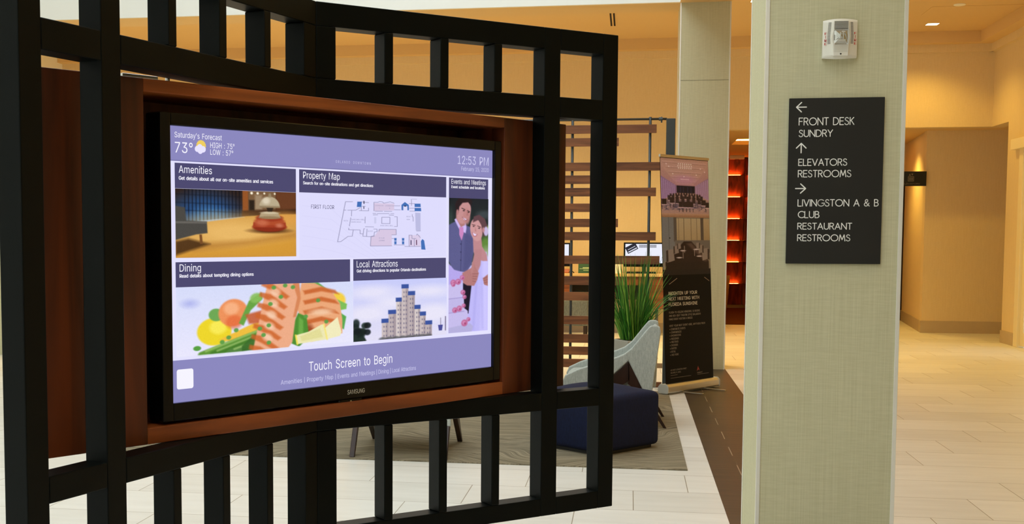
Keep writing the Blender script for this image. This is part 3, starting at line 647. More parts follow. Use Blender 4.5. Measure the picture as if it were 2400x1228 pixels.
# ---------------------------------------------------------------- painter for pictures on the screen and the banner
class Pic:
    def __init__(s, w, h, bg):
        s.w, s.h = w, h
        s.a = np.empty((h, w, 3), float); s.a[:] = bg
        s.X, s.Y = np.meshgrid((np.arange(w) + .5), (np.arange(h) + .5))
    def mix(s, cov, col, a=1.0):
        cov = np.clip(cov, 0, 1)[..., None] * a
        s.a = s.a * (1 - cov) + np.asarray(col, float) * cov
    def ell(s, cx, cy, rx, ry, col, a=1.0, soft=1.0, rot=0.0):
        cx, cy, rx, ry = cx * s.w, cy * s.h, rx * s.w, ry * s.h
        dx, dy = s.X - cx, s.Y - cy
        c, n = cos(rot), sin(rot)
        u, v = (dx * c + dy * n) / rx, (-dx * n + dy * c) / ry
        d = (1 - np.sqrt(u * u + v * v)) * min(rx, ry)
        s.mix(d / soft + .5, col, a)
    def poly(s, P, col, a=1.0, soft=1.0):
        P = [(x * s.w, y * s.h) for x, y in P]
        ins = np.zeros_like(s.X, bool); dist = np.full_like(s.X, 1e9)
        for (x0, y0), (x1, y1) in zip(P, P[1:] + P[:1]):
            if y0 != y1:
                c = ((y0 > s.Y) != (y1 > s.Y)) & (s.X < (x1 - x0) * (s.Y - y0) / (y1 - y0) + x0)
                ins ^= c
            L2 = (x1 - x0) ** 2 + (y1 - y0) ** 2 + 1e-9
            t = np.clip(((s.X - x0) * (x1 - x0) + (s.Y - y0) * (y1 - y0)) / L2, 0, 1)
            dist = np.minimum(dist, np.hypot(s.X - x0 - t * (x1 - x0), s.Y - y0 - t * (y1 - y0)))
        s.mix(np.where(ins, dist, -dist) / soft + .5, col, a)
    def line(s, P, wid, col, a=1.0, soft=1.0):
        P = [(x * s.w, y * s.h) for x, y in P]
        dist = np.full_like(s.X, 1e9)
        for (x0, y0), (x1, y1) in zip(P, P[1:]):
            L2 = (x1 - x0) ** 2 + (y1 - y0) ** 2 + 1e-9
            t = np.clip(((s.X - x0) * (x1 - x0) + (s.Y - y0) * (y1 - y0)) / L2, 0, 1)
            dist = np.minimum(dist, np.hypot(s.X - x0 - t * (x1 - x0), s.Y - y0 - t * (y1 - y0)))
        s.mix((wid / 2 - dist) / soft + .5, col, a)
    def grad(s, y0, y1, c0, c1, x0=0., x1=1.):
        t = np.clip((s.Y / s.h - y0) / (y1 - y0), 0, 1)[..., None]
        m = ((s.Y / s.h >= y0) & (s.Y / s.h <= y1) & (s.X / s.w >= x0) & (s.X / s.w <= x1))[..., None]
        s.a = np.where(m, np.asarray(c0, float) * (1 - t) + np.asarray(c1, float) * t, s.a)
    def noise(s, amp, sc=1):
        n = rng.normal(0, amp, (s.h // sc + 1, s.w // sc + 1))
        n = np.repeat(np.repeat(n, sc, 0), sc, 1)[:s.h, :s.w]
        s.a = np.clip(s.a + n[..., None], 0, 255)
    def blur(s, k=1):
        for _ in range(k):
            p = np.pad(s.a, ((1, 1), (1, 1), (0, 0)), 'edge')
            s.a = (p[1:-1, 1:-1] * 4 + p[:-2, 1:-1] + p[2:, 1:-1] + p[1:-1, :-2] + p[1:-1, 2:]) / 8
    def mesh(s, name, mat, parent, x0, x1, z1, z0, y):
        h, w = s.h, s.w
        c = np.clip(s.a, 0, 255) / 255
        c = np.where(c <= .04045, c / 12.92, ((c + .055) / 1.055) ** 2.4)
        gx, gz = np.meshgrid(np.linspace(x0, x1, w), np.linspace(z1, z0, h))
        V = np.stack([gx, np.full_like(gx, y), gz], -1).reshape(-1, 3)
        i = (np.arange(h - 1)[:, None] * w + np.arange(w - 1)[None, :]).ravel()
        F = np.stack([i, i + w, i + w + 1, i + 1], -1).astype(np.int32)
        me = bpy.data.meshes.new(name)
        me.vertices.add(len(V)); me.vertices.foreach_set('co', V.ravel().astype(np.float32))
        me.loops.add(F.size); me.loops.foreach_set('vertex_index', F.ravel())
        me.polygons.add(len(F)); me.polygons.foreach_set('loop_start', np.arange(0, F.size, 4, dtype=np.int32)); me.polygons.foreach_set('loop_total', np.full(len(F), 4, np.int32))
        me.update(calc_edges=True); me.validate()
        ca = me.color_attributes.new('pic', 'FLOAT_COLOR', 'POINT')
        ca.data.foreach_set('color', np.concatenate([c.reshape(-1, 3), np.ones((h * w, 1))], 1).ravel().astype(np.float32))
        me.materials.append(mat)
        o = bpy.data.objects.new(name, me)
        return link(o, parent)

def pic_bell():
    p = Pic(290, 158, (70, 45, 28))
    p.grad(0, 1, (44, 32, 30), (60, 40, 28))
    p.ell(.24, .36, .26, .30, (38, 78, 130), .9, 34)
    p.ell(.27, .42, .14, .16, (70, 128, 186), .9, 22)
    for i in range(16):
        x = .075 + i * .029; p.line([(x, 0), (x, .46)], 2.2, (10, 14, 26), .75)
    for y in (.08, .2, .31): p.line([(0, y), (.53, y + .02)], 2, (12, 18, 32), .5, 3)
    p.poly([(.535, 0), (.585, 0), (.585, .42), (.535, .42)], (148, 84, 40), 1, 3)
    p.poly([(.585, 0), (.82, 0), (.82, .34), (.585, .34)], (122, 92, 64), 1, 3)
    p.poly([(.64, .06), (.70, .06), (.70, .28), (.64, .28)], (168, 146, 118), .8, 6)
    p.poly([(.59, .14), (.635, .14), (.635, .3), (.59, .3)], (34, 26, 22), .9, 4)
    p.poly([(.82, 0), (1, 0), (1, .36), (.82, .36)], (104, 60, 36), 1, 4)
    p.poly([(.53, .30), (1, .26), (1, .42), (.53, .42)], (60, 34, 20), .9, 5)
    for x, r in ((.612, .011), (.663, .010), (.72, .008), (.81, .008)): p.ell(x, .035, r, r * 1.8, (255, 246, 222), 1, 2)
    p.poly([(0, .50), (.25, .47), (.56, .385), (.87, .345), (1, .34), (1, 1), (0, 1)], (202, 146, 66), 1, 2)
    p.ell(.46, .63, .42, .22, (236, 188, 108), .9, 46)
    p.ell(.9, .42, .16, .10, (224, 160, 76), .8, 18)
    p.poly([(0, .90), (.5, .84), (1, .70), (1, 1), (0, 1)], (214, 152, 52), .8, 24)
    p.poly([(.14, .80), (.6, .74), (1, .62), (1, .70), (.55, .82), (.14, .90)], (176, 118, 48), .6, 14)
    p.poly([(.12, .475), (.40, .42), (.55, .395), (.25, .47)], (196, 206, 214), .8, 3)
    p.poly([(0, .76), (.10, .72), (.27, .80), (.0, .96)], (70, 44, 22), .9, 8)
    p.poly([(0, .25), (.075, .27), (.085, .46), (.245, .47), (.25, .64), (.16, .66), (0, .74)], (74, 72, 68), 1, 2.5)
    p.poly([(0, .47), (.245, .475), (.245, .50), (0, .50)], (112, 108, 102), .8, 2)
    p.poly([(.185, .66), (.205, .66), (.212, .80), (.19, .80)], (120, 76, 40), 1, 1.5)
    # bell
    p.ell(.765, .60, .150, .035, (60, 26, 12), .9, 6)
    p.ell(.765, .545, .148, .07, (138, 46, 26), 1, 2)
    p.poly([(.625, .47), (.905, .47), (.91, .55), (.62, .55)], (164, 62, 36), 1, 2)
    p.ell(.765, .455, .132, .060, (176, 76, 44), 1, 2)
    p.ell(.765, .405, .118, .055, (160, 58, 34), 1, 2)
    p.ell(.70, .48, .05, .05, (206, 116, 84), .7, 8)
    p.ell(.85, .52, .03, .03, (222, 150, 120), .6, 6)
    p.poly([(.672, .40), (.69, .325), (.84, .325), (.862, .40)], (178, 158, 124), 1, 2)
    p.ell(.767, .40, .095, .022, (150, 126, 92), 1, 2)
    p.ell(.767, .325, .075, .018, (208, 192, 160), 1, 2)
    p.poly([(.735, .24), (.80, .24), (.785, .31), (.75, .31)], (52, 40, 30), 1, 2)
    p.poly([(.765 + .090 * cos(radians(180 + 10 * k)), .245 + .165 * sin(radians(180 + 10 * k))) for k in range(19)], (186, 170, 140), 1, 2)
    p.ell(.735, .145, .032, .05, (228, 216, 192), .8, 7)
    p.poly([(.675, .222), (.855, .222), (.852, .25), (.678, .25)], (146, 126, 96), .9, 2)
    p.poly([(.758, .03), (.776, .03), (.782, .09), (.752, .09)], (150, 132, 102), 1, 2)
    p.noise(2.0); p.blur(1)
    return p
def pic_dining():
    p = Pic(400, 168, (226, 226, 252))
    p.grad(0, 1, (214, 220, 250), (234, 232, 254))
    p.ell(.07, .24, .035, .05, (170, 176, 236), .8, 14)
    # vegetables, left
    p.ell(.195, .66, .090, .20, (238, 214, 44), 1, 4)
    p.ell(.215, .60, .045, .10, (250, 236, 90), .9, 8)
    p.ell(.205, .42, .040, .09, (110, 168, 86), 1, 3, .5)
    p.ell(.295, .40, .078, .20, (238, 146, 92), 1, 4, .3)
    p.ell(.285, .34, .04, .09, (250, 184, 140), .8, 8)
    p.ell(.30, .54, .045, .10, (226, 96, 50), .6, 8)
    p.poly([(.325, .56), (.38, .24), (.45, .12), (.455, .22), (.39, .38), (.35, .60)], (104, 164, 70), 1, 3)
    p.ell(.42, .20, .035, .07, (136, 190, 92), .9, 5, -.5)
    p.poly([(.22, .78), (.40, .58), (.46, .54), (.46, .72), (.30, .84)], (240, 190, 64), 1, 4)
    p.poly([(.36, .44), (.50, .36), (.50, .58), (.38, .58)], (196, 92, 52), .9, 6)
    for k, (a, b_) in enumerate((((.13, .985), (.44, .72)), ((.19, .99), (.46, .76)), ((.28, .985), (.47, .84)))):
        p.line([a, b_], 17, ((96, 150, 58), (70, 126, 44), (84, 132, 66))[k], 1, 4)
        p.line([(a[0] + .02, a[1] - .05), (b_[0], b_[1] - .04)], 5, (160, 196, 110), .7, 3)
    p.poly([(.34, .90), (.41, .74), (.44, .74), (.44, .97), (.34, .98)], (58, 108, 44), .9, 3)
    p.ell(.105, .885, .020, .035, (88, 160, 66), 1, 2)
    # pea pods and leaves, right
    p.poly([(.70, 0), (.78, 0), (.86, .16), (.85, .20), (.80, .14)], (96, 164, 82), 1, 3)
    p.ell(.90, .30, .05, .13, (244, 208, 70), 1, 6)
    p.poly([(.90, .28), (.96, .36), (.955, .44), (.90, .46)], (126, 190, 90), 1, 3)
    p.poly([(.90, .46), (.955, .56), (.94, .76), (.90, .72)], (88, 168, 80), 1, 3)
    # second fillet
    p.poly([(.68, .0), (.76, .01), (.86, .14), (.915, .34), (.93, .60), (.93, .82), (.74, .92), (.69, .66), (.655, .40)], (236, 168, 122), 1, 3)
    for k in range(5):
        y = .08 + k * .155
        p.poly([(.69, y + .04), (.80, y - .01), (.885, y + .05), (.91, y + .12), (.80, y + .06), (.70, y + .10)], (198, 96, 44), .85, 5)
    p.ell(.80, .46, .07, .05, (246, 206, 172), .8, 8)
    p.ell(.72, .74, .03, .10, (140, 56, 26), .8, 10)
    p.poly([(.66, .46), (.71, .52), (.725, .84), (.665, .98), (.62, .92), (.63, .62)], (78, 142, 52), 1, 3)
    p.poly([(.665, .52), (.69, .58), (.69, .86), (.66, .9)], (116, 178, 78), .8, 5)
    # first fillet
    p.poly([(.485, .0), (.665, .0), (.675, .22), (.645, .52), (.625, .90), (.60, .985), (.40, .985), (.43, .62), (.455, .30)], (238, 172, 136), 1, 3)
    p.poly([(.63, .0), (.668, .0), (.676, .24), (.648, .52), (.63, .52), (.655, .22)], (214, 130, 84), .9, 3)
    for k in range(8):
        x, y = .455 - .012 * k, -.10 + .155 * k
        p.poly([(x, y + .06), (x + .06, y + .10), (x + .155, y + .30), (x + .135, y + .34), (x + .04, y + .18), (x - .005, y + .12)], (204, 98, 42), .82, 5)
    for k in range(5):
        x, y = .53 - .012 * k, .12 + .17 * k
        p.ell(x, y, .030, .055, (250, 214, 186), .7, 7, .6)
    for x, y in ((.52, .055), (.585, .03), (.50, .30), (.56, .20), (.49, .62), (.46, .76), (.49, .88), (.44, .66), (.31, .66), (.27, .76), (.235, .82), (.78, .28), (.705, .52), (.83, .62), (.63, .06)):
        p.ell(x, y, .013, .03, (92, 158, 74), .95, 2, random.uniform(-1, 1))
    # lemon
    p.poly([(.645, .80), (.72, .76), (.80, .66), (.815, .66), (.83, .90), (.65, .94)], (238, 232, 180), 1, 2)
    p.poly([(.82, .72), (.90, .56), (.925, .80), (.915, .86), (.83, .90)], (242, 236, 190), 1, 2)
    p.poly([(.67, .82), (.79, .72), (.81, .86), (.68, .90)], (222, 216, 140), .7, 4)
    p.line([(.645, .80), (.655, .94)], 4, (246, 224, 84), .9, 2); p.line([(.815, .66), (.835, .9)], 4, (246, 230, 120), .9, 2)
    p.poly([(0, .985), (1, .965), (1, 1), (0, 1)], (228, 228, 252), 1, 2)
    p.noise(2.5); p.blur(1)
    return p
def pic_city():
    """plain skyline stand-in: pale towers with flat blue caps under a cloudy sky"""
    p = Pic(226, 150, (206, 206, 246))
    p.grad(0, 1, (200, 204, 250), (228, 224, 246))
    for x, y, rx, ry in ((.2, .2, .22, .1), (.42, .38, .2, .1), (.8, .22, .24, .09), (.85, .6, .2, .14), (.15, .55, .2, .12)): p.ell(x, y, rx, ry, (240, 236, 250), .7, 18)
    T = [(.29, .36, .70), (.36, .44, .56), (.44, .50, .36), (.50, .57, .14), (.57, .64, .26), (.64, .70, .50), (.70, .76, .62), (.76, .83, .78)]
    for k, (x0, x1, y) in enumerate(T):
        c = ((204, 190, 190), (190, 176, 178), (214, 202, 200))[k % 3]
        p.poly([(x0, y), (x1, y), (x1, 1), (x0, 1)], c, 1, 1)
        p.poly([(x0 - .004, y - .05), (x1 + .004, y - .05), (x1 + .004, y + .02), (x0 - .004, y + .02)], (58, 84, 158), 1, 1)
        p.poly([(x0 + .6 * (x1 - x0), y + .02), (x1, y + .02), (x1, 1), (x0 + .6 * (x1 - x0), 1)], (150, 136, 146), .6, 1)
        yy = y + .07
        while yy < .95:
            for xx in (x0 + .018, x0 + .042):
                p.poly([(xx, yy), (xx + .010, yy), (xx + .010, yy + .028), (xx, yy + .028)], (92, 88, 120), .8, 1)
            yy += .075
    for i in range(26):
        p.ell(random.uniform(0, .15), random.uniform(.72, 1.0), .035, .05, random.choice(((22, 36, 34), (34, 50, 44), (16, 26, 30))), .9, 3)
    p.ell(.03, .70, .035, .07, (24, 40, 38), .9, 4)
    for i in range(8): p.ell(.3 + .07 * i, .99, .04, .035, (70, 74, 82), .7, 3)
    p.poly([(.90, .82), (.955, .82), (.945, .92), (.91, .92)], (72, 76, 150), 1, 1)
    p.line([(.93, .70), (.93, .82)], 1.4, (90, 84, 110), .8); p.line([(.985, .68), (.985, .92)], 2, (70, 60, 90), .9)
    p.noise(2.0); p.blur(1)
    return p
def pic_couple():
    p = Pic(100, 320, (46, 60, 50))
    p.grad(0, .5, (30, 38, 40), (52, 76, 56))
    p.grad(.5, 1, (210, 212, 236), (222, 222, 250))
    p.ell(.93, .36, .14, .08, (110, 160, 60), .9, 10); p.ell(.95, .23, .10, .03, (150, 200, 70), .8, 6)
    p.ell(.90, .12, .2, .03, (74, 88, 84), .7, 8); p.ell(.02, .16, .08, .08, (60, 84, 70), .7, 8)
    p.ell(.94, .46, .12, .08, (190, 210, 160), .9, 12)
    # bride's dress
    p.poly([(.58, .48), (.95, .40), (1, .46), (1, 1), (.40, 1), (.52, .74), (.56, .58)], (206, 206, 244), 1, 3)
    p.poly([(.86, .44), (1, .44), (1, 1), (.80, 1)], (224, 224, 252), .8, 8)
    p.line([(.70, .62), (.62, .98)], 5, (184, 184, 232), .6, 6); p.line([(.84, .6), (.86, .98)], 4, (188, 188, 234), .6, 6)
    # groom's trousers, sleeves, waistcoat
    p.poly([(.36, .63), (.58, .63), (.50, .86), (.36, .88)], (26, 24, 40), 1, 2)
    p.poly([(0, .20), (.18, .17), (.42, .20), (.58, .22), (.66, .34), (.56, .50), (.44, .55), (.12, .54), (0, .46)], (100, 104, 140), 1, 2)
    p.poly([(.40, .24), (.62, .30), (.60, .46), (.44, .54), (.36, .54)], (84, 88, 124), .7, 8)
    p.line([(.32, .30), (.30, .54)], 1.5, (66, 70, 104), .9)
    for y in (.34, .40, .46): p.ell(.30, y, .015, .004, (50, 54, 84))
    p.poly([(0, .48), (.14, .53), (.36, .55), (.38, .61), (.30, .63), (0, .64)], (196, 186, 232), 1, 2)
    p.poly([(.14, .16), (.22, .14), (.42, .18), (.44, .22), (.42, .26), (.28, .24), (.24, .22)], (222, 206, 238), 1, 2)
    p.poly([(.26, .215), (.36, .215), (.37, .26), (.32, .315), (.26, .27)], (220, 150, 190), 1, 1.5)
    # groom's head
    p.poly([(.18, .11), (.40, .13), (.40, .20), (.30, .215), (.18, .15)], (190, 134, 116), 1, 2)
    p.ell(.375, .105, .165, .088, (214, 160, 142), 1, 2, .25)
    p.ell(.44, .135, .09, .06, (206, 148, 130), .9, 4)
    p.poly([(.17, .10), (.16, .04), (.24, .005), (.46, -.01), (.58, .02), (.56, .06), (.48, .03), (.34, .035), (.26, .065), (.24, .11), (.20, .12)], (44, 32, 34), 1, 2)
    p.ell(.215, .105, .03, .02, (196, 138, 122), 1, 1.5)
    p.line([(.32, .075), (.40, .085)], 1.8, (60, 42, 40), .9); p.line([(.46, .092), (.52, .10)], 1.8, (60, 42, 40), .9)
    p.ell(.37, .093, .025, .004, (50, 36, 36)); p.ell(.49, .105, .02, .004, (50, 36, 36))
    p.poly([(.45, .09), (.49, .128), (.44, .13)], (186, 126, 110), .9, 1.5)
    p.poly([(.34, .142), (.44, .155), (.42, .166), (.37, .160)], (244, 236, 240), 1, 1.2); p.line([(.33, .14), (.43, .168), (.46, .156)], 1.2, (150, 80, 80), .8)
    # bride
    p.poly([(.60, .27), (.82, .30), (.84, .36), (.96, .42), (.98, .47), (.86, .47), (.68, .45), (.62, .40)], (206, 152, 140), 1, 2)
    p.poly([(.58, .50), (.66, .38), (.84, .38), (.80, .50), (.72, .56), (.62, .56)], (200, 146, 134), 1, 3)
    p.ell(.69, .235, .155, .085, (222, 170, 152), 1, 2, -.15)
    p.poly([(.60, .18), (.62, .135), (.76, .12), (.90, .15), (.97, .20), (.95, .26), (.88, .29), (.84, .25), (.82, .20), (.74, .16)], (104, 74, 72), 1, 2)
    p.ell(.94, .245, .06, .035, (214, 204, 220), 1, 2); p.ell(.87, .235, .03, .02, (206, 150, 138), 1, 1.5)
    p.line([(.58, .195), (.66, .200)], 1.6, (84, 56, 52), .9); p.line([(.72, .205), (.80, .215)], 1.6, (84, 56, 52), .9)
    p.ell(.62, .208, .022, .004, (60, 44, 44)); p.ell(.76, .222, .024, .004, (60, 44, 44))
    p.poly([(.66, .21), (.65, .245), (.69, .247)], (196, 138, 122), .9, 1.5)
    p.poly([(.59, .255), (.70, .270), (.66, .282), (.61, .275)], (248, 240, 244), 1, 1.2); p.line([(.585, .253), (.62, .281), (.68, .282), (.71, .268)], 1.2, (168, 74, 84), .9)
    # hands
    p.poly([(.34, .555), (.56, .52), (.64, .49), (.68, .52), (.76, .56), (.72, .61), (.64, .655), (.46, .65), (.36, .63)], (194, 136, 120), 1, 2)
    for k in range(4): p.line([(.60, .565 + .018 * k), (.74 - .02 * k, .565 + .02 * k)], 1.2, (140, 88, 80), .8)
    p.line([(.58, .55), (.62, .48)], 6, (200, 144, 128), 1, 2)
    p.poly([(.86, .60), (1, .57), (1, .66), (.90, .65)], (190, 130, 112), 1, 2)
    for k in range(3): p.line([(.88, .605 + .016 * k), (.99, .59 + .02 * k)], 1.0, (130, 80, 74), .8)
    # cake
    p.poly([(0, .64), (.30, .645), (.32, .73), (0, .745)], (216, 212, 232), 1, 1.5)
    p.poly([(0, .745), (.38, .735), (.40, .84), (0, .85)], (208, 204, 228), 1, 1.5)
    p.poly([(0, .85), (.40, .82), (.48, .84), (.50, .96), (0, .975)], (214, 210, 232), 1, 1.5)
    p.poly([(0, .96), (.54, .935), (.62, .96), (.58, 1), (0, 1)], (196, 196, 218), 1, 2)
    for y in (.745, .85): p.line([(0, y), (.39, y - .008)], 2, (170, 160, 196), .8)
    for x, y, r in ((.12, .625, .07), (.24, .62, .07), (.34, .59, .06), (.36, .70, .06), (.40, .735, .05), (.16, .83, .065), (.27, .82, .07), (.38, .80, .05), (.40, .93, .08), (.50, .905, .05), (.12, .64, .05)):
        p.ell(x, y, r, r * .32, (206, 120, 152), 1, 2); p.ell(x - .01, y - .003, r * .5, r * .16, (226, 156, 184), .9, 2); p.ell(x + .015, y + .004, r * .3, r * .1, (168, 60, 100), .8, 1.5)
    p.noise(2.0); p.blur(1); p.a = p.a * np.array((.93, .90, 1.02))
    return p
def pic_map():
    p = Pic(380, 205, (222, 220, 253))
    S = lambda pts: [((s - .3436) / .4802, (t - .2215) / .262) for s, t in pts]
    Z = lambda pts: [((780 + x / 7.222, 440 + y / 7.222)) for x, y in pts]
    # zoomed-photo points turned into screen fractions by the plane's homography
    H = HOM
    def st(pts):
        o = []
        for x, y in Z(pts):
            d = H[6] * x + H[7] * y + 1
            o.append(((H[0] * x + H[1] * y + H[2]) / d, (H[3] * x + H[4] * y + H[5]) / d))
        return S(o)
    for k in range(5):
        p.line([(.02, .2 + .15 * k), (.2, .24 + .16 * k), (.5, .9 + .05 * k), (.9, .8 + .05 * k)], 1, (206, 204, 240), .5, 2)
    pink = (216, 200, 228)
    p.poly(st([(705, 260), (1050, 270), (1045, 385), (695, 392)]), pink)
    p.poly(st([(790, 705), (1075, 705), (1075, 795), (1000, 800), (998, 980), (635, 985), (645, 830), (705, 820)]), pink)
    p.poly(st([(1290, 800), (1480, 800), (1480, 985), (1290, 985)]), (220, 206, 234))
    ln = (138, 136, 170)
    for L in ([(345, 240), (225, 240), (82, 918), (135, 915), (185, 880), (260, 825), (330, 822), (350, 716)],
              [(195, 382), (230, 383)], [(260, 383), (395, 383), (470, 340)], [(328, 390), (322, 480)], [(310, 510), (285, 650)], [(275, 685), (272, 715), (465, 716), (465, 780), (512, 782)],
              [(545, 695), (528, 695), (510, 822), (640, 828), (700, 812), (705, 750), (750, 745), (750, 700), (695, 700)], [(582, 700), (572, 825)],
              [(555, 660), (695, 664)], [(555, 495), (550, 600)], [(705, 395), (705, 248), (770, 248), (800, 235), (850, 240), (870, 262), (930, 250), (980, 238), (1045, 262)],
              [(725, 398), (850, 398)], [(880, 400), (1005, 400)], [(685, 436), (735, 436)], [(755, 438), (960, 438)], [(690, 462), (765, 460)], [(960, 462), (1035, 466)], [(985, 440), (1040, 440)],
              [(1050, 305), (1145, 305)], [(1050, 372), (1150, 374)], [(1050, 490), (1095, 490), (1095, 655), (1045, 655)], [(835, 500), (972, 500), (970, 608), (832, 606), (835, 500)],
              [(785, 735), (787, 704), (1075, 704), (1075, 795), (1000, 797)], [(998, 982), (635, 986), (648, 830), (705, 818)], [(1000, 858), (1040, 860)], [(1035, 966), (1210, 966)], [(1215, 990), (1480, 988)],
              [(1290, 990), (1290, 800), (1340, 800), (1340, 858), (1410, 858)], [(1415, 800), (1430, 780), (1480, 840)], [(1378, 865), (1378, 985)], [(1420, 730), (1485, 728)], [(1310, 395), (1395, 395)], [(1300, 345), (1395, 345)], [(1300, 268), (1395, 268)], [(1340, 200), (1340, 300)],
              [(490, 330), (490, 385)], [(455, 390), (612, 392), (612, 345)], [(500, 242), (615, 255)], [(500, 318), (560, 318)], [(1350, 450), (1350, 490)], [(1365, 490), (1365, 565)]):
        p.line(st(L), 1.5, ln, .9)
    blue = (66, 112, 184)
    p.poly(st([(425, 238), (500, 238), (492, 328), (415, 328)]), blue)
    p.poly(st([(1170, 380), (1170, 290), (1228, 240), (1295, 290), (1295, 380), (1270, 380), (1270, 310), (1200, 310), (1200, 380)]), blue)
    p.poly(st([(1392, 268), (1492, 268), (1496, 325), (1392, 325)]), blue); p.poly(st([(1392, 340), (1500, 340), (1502, 395), (1392, 395)]), blue)
    for x in (1040, 1170):
        p.poly(st([(x, 850), (x + 40, 850), (x + 38, 895), (x, 895)]), blue); p.poly(st([(x, 905), (x + 38, 905), (x + 36, 955), (x, 955)]), blue)
    p.poly(st([(1490, 900), (1515, 865), (1545, 890), (1565, 1045), (1495, 1040)]), blue)
    p.poly(st([(1400, 420), (1490, 425), (1488, 722), (1405, 722)]), (188, 188, 226)); p.poly(st([(705, 500), (742, 500), (738, 605), (705, 605)]), (204, 204, 236))
    for x in (538, 535): p.line(st([(x, 230), (x, 270)]), 2, (50, 50, 84))
    p.line(st([(534, 320), (534, 355)]), 2, (50, 50, 84)); p.line(st([(1323, 890), (1323, 960)]), 2.6, (60, 56, 96)); p.line(st([(1416, 885), (1416, 960)]), 2.6, (96, 56, 90))
    p.poly(st([(1215, 300), (1250, 300), (1250, 318), (1215, 318)]), (40, 50, 90))
    return p, st
# homography photo -> screen fraction, used only to measure the floor plan's drawing
def _hom():
    src = [(396, 295), (1158, 352), (1146, 857), (398, 946)]; dst = [(0, 0), (1, 0), (1, 1), (0, 1)]
    A, b_ = [], []
    for (x, y), (u, v) in zip(src, dst):
        A += [[x, y, 1, 0, 0, 0, -u * x, -u * y], [0, 0, 0, x, y, 1, -v * x, -v * y]]; b_ += [u, v]
    return np.linalg.solve(np.array(A, float), np.array(b_, float))
HOM = _hom()

# ---------------------------------------------------------------- black lattice
AR, AL = 0.7175, 1.2781
KS = .8358                      # 46-inch display
TYA = .9725
TVC = Vector((0, 0, 1.45)) + (Vector((-.776, 3.3752, 1.3744)) - Vector((0, 0, 1.45))) * KS
KL = 1.126 * KS
FOLD = Vector((-.7884, 3.041, 0)) * KL
lat = thing('lattice_screen', 'folded black steel lattice in front of the lit touch screen', 'screen', FOLD)
ZT = [tuple(1.45 + (z - 1.45) * KL for z in p) for p in ((1.9783, 2.0386), (1.788, 1.8465), (.9446, .9965), (.6353, .6870))]
DEP = .056 * KL
def lat_box(ang, u0, u1, z0, z1, name, d0=0.0, d1=DEP):
    ex = Vector((cos(ang), sin(ang), 0)); ey = Vector((-sin(ang), cos(ang), 0))
    return MB().obox((0, 0, 0), ex, ey, (0, 0, 1), u0 * KL, u1 * KL, d0, d1, z0, z1).build(name, M_BLACK, lat, .0022, 2)
for ang, posts, bars, ends in ((AR, ((.722, .7785), (.935, .992)), ((.1995, .2258), (.3728, .399), (.5485, .575)), (.0, .992)),
                               (AL, ((-.8029, -.7453), (-1.0214, -.9642)), ((-.2326, -.2054), (-.4128, -.3841), (-.5929, -.5649)), (-1.0214, .0))):
    for a, b in posts: lat_box(ang, a, b, ZT[3][0], ZT[0][1], 'post')
    fu = (0, .0565) if ang == AR else (-.0575, 0)
    for zz in ((ZT[1][1], ZT[0][0]), (ZT[3][1], ZT[2][0])):
        for a, b in bars: lat_box(ang, a, b, zz[0], zz[1], 'bar')
        lat_box(ang, fu[0], fu[1], zz[0], zz[1], 'bar')
    # rails run between the posts
    pu = sorted(posts); inner = pu[0] if ang == AR else pu[1]; outer = pu[1] if ang == AR else pu[0]
    for z0, z1 in ZT:
        if ang == AR:
            lat_box(ang, 0, inner[0], z0, z1, 'rail'); lat_box(ang, inner[1], outer[0], z0, z1, 'rail')
        else:
            lat_box(ang, inner[1], 0, z0, z1, 'rail'); lat_box(ang, outer[1], inner[0], z0, z1, 'rail')
for ang, u0, u1 in ((AL, -1.0214, -.9642), (AR, .0, .0565)):
    lat_box(ang, u0, u1, .012, ZT[3][0], 'support_post'); lat_box(ang, u0 - .07, u1 + .07, 0, .012, 'base_plate', -.08, .14)

# ---------------------------------------------------------------- walnut surround
WZ0 = .940
pan = thing('wood_surround', 'walnut panel framing the recessed touch screen behind the lattice', 'panel', (TVC.x, TVC.y, 1.45 + (WZ0 - 1.45) * KS), TYA)
pan.scale = (KS,) * 3
zo0, zo1, zt = .980 - WZ0, 1.791 - WZ0, 1.8225 - WZ0
for x0, x1 in ((-.965, -.69), (.646, .966)):
    MB().box(x0, x1, -.019, .035, 0, zt).build('stile', M_PANEL_Z, pan, .002)
MB().box(-.69, .646, -.019, .20, zo1, zt).build('top_rail', M_PANEL_X, pan, .002)
MB().box(-.69, .646, -.019, .20, 0, zo0).build('bottom_rail', M_PANEL_X, pan, .002)
MB().box(-.69, .646, .185, .20, zo0, zo1).box(-.70, -.69, .035, .20, 0, zt).box(.646, .656, .035, .20, 0, zt).build('back_box', M_PANEL_Z, pan)
MB().box(-.735, -.635, .0, .03, zt, zt + .010).build('glint_strip', M_CHROME, pan, .002)  # polished strip added to give small bright highlights above the wood
MB().tube([(-.60, .012, zt), (-.60, .012, zt + .022)], .006, 10).build('glint_pin', M_CHROME, pan)  # pin added along with the strip for its bright glint

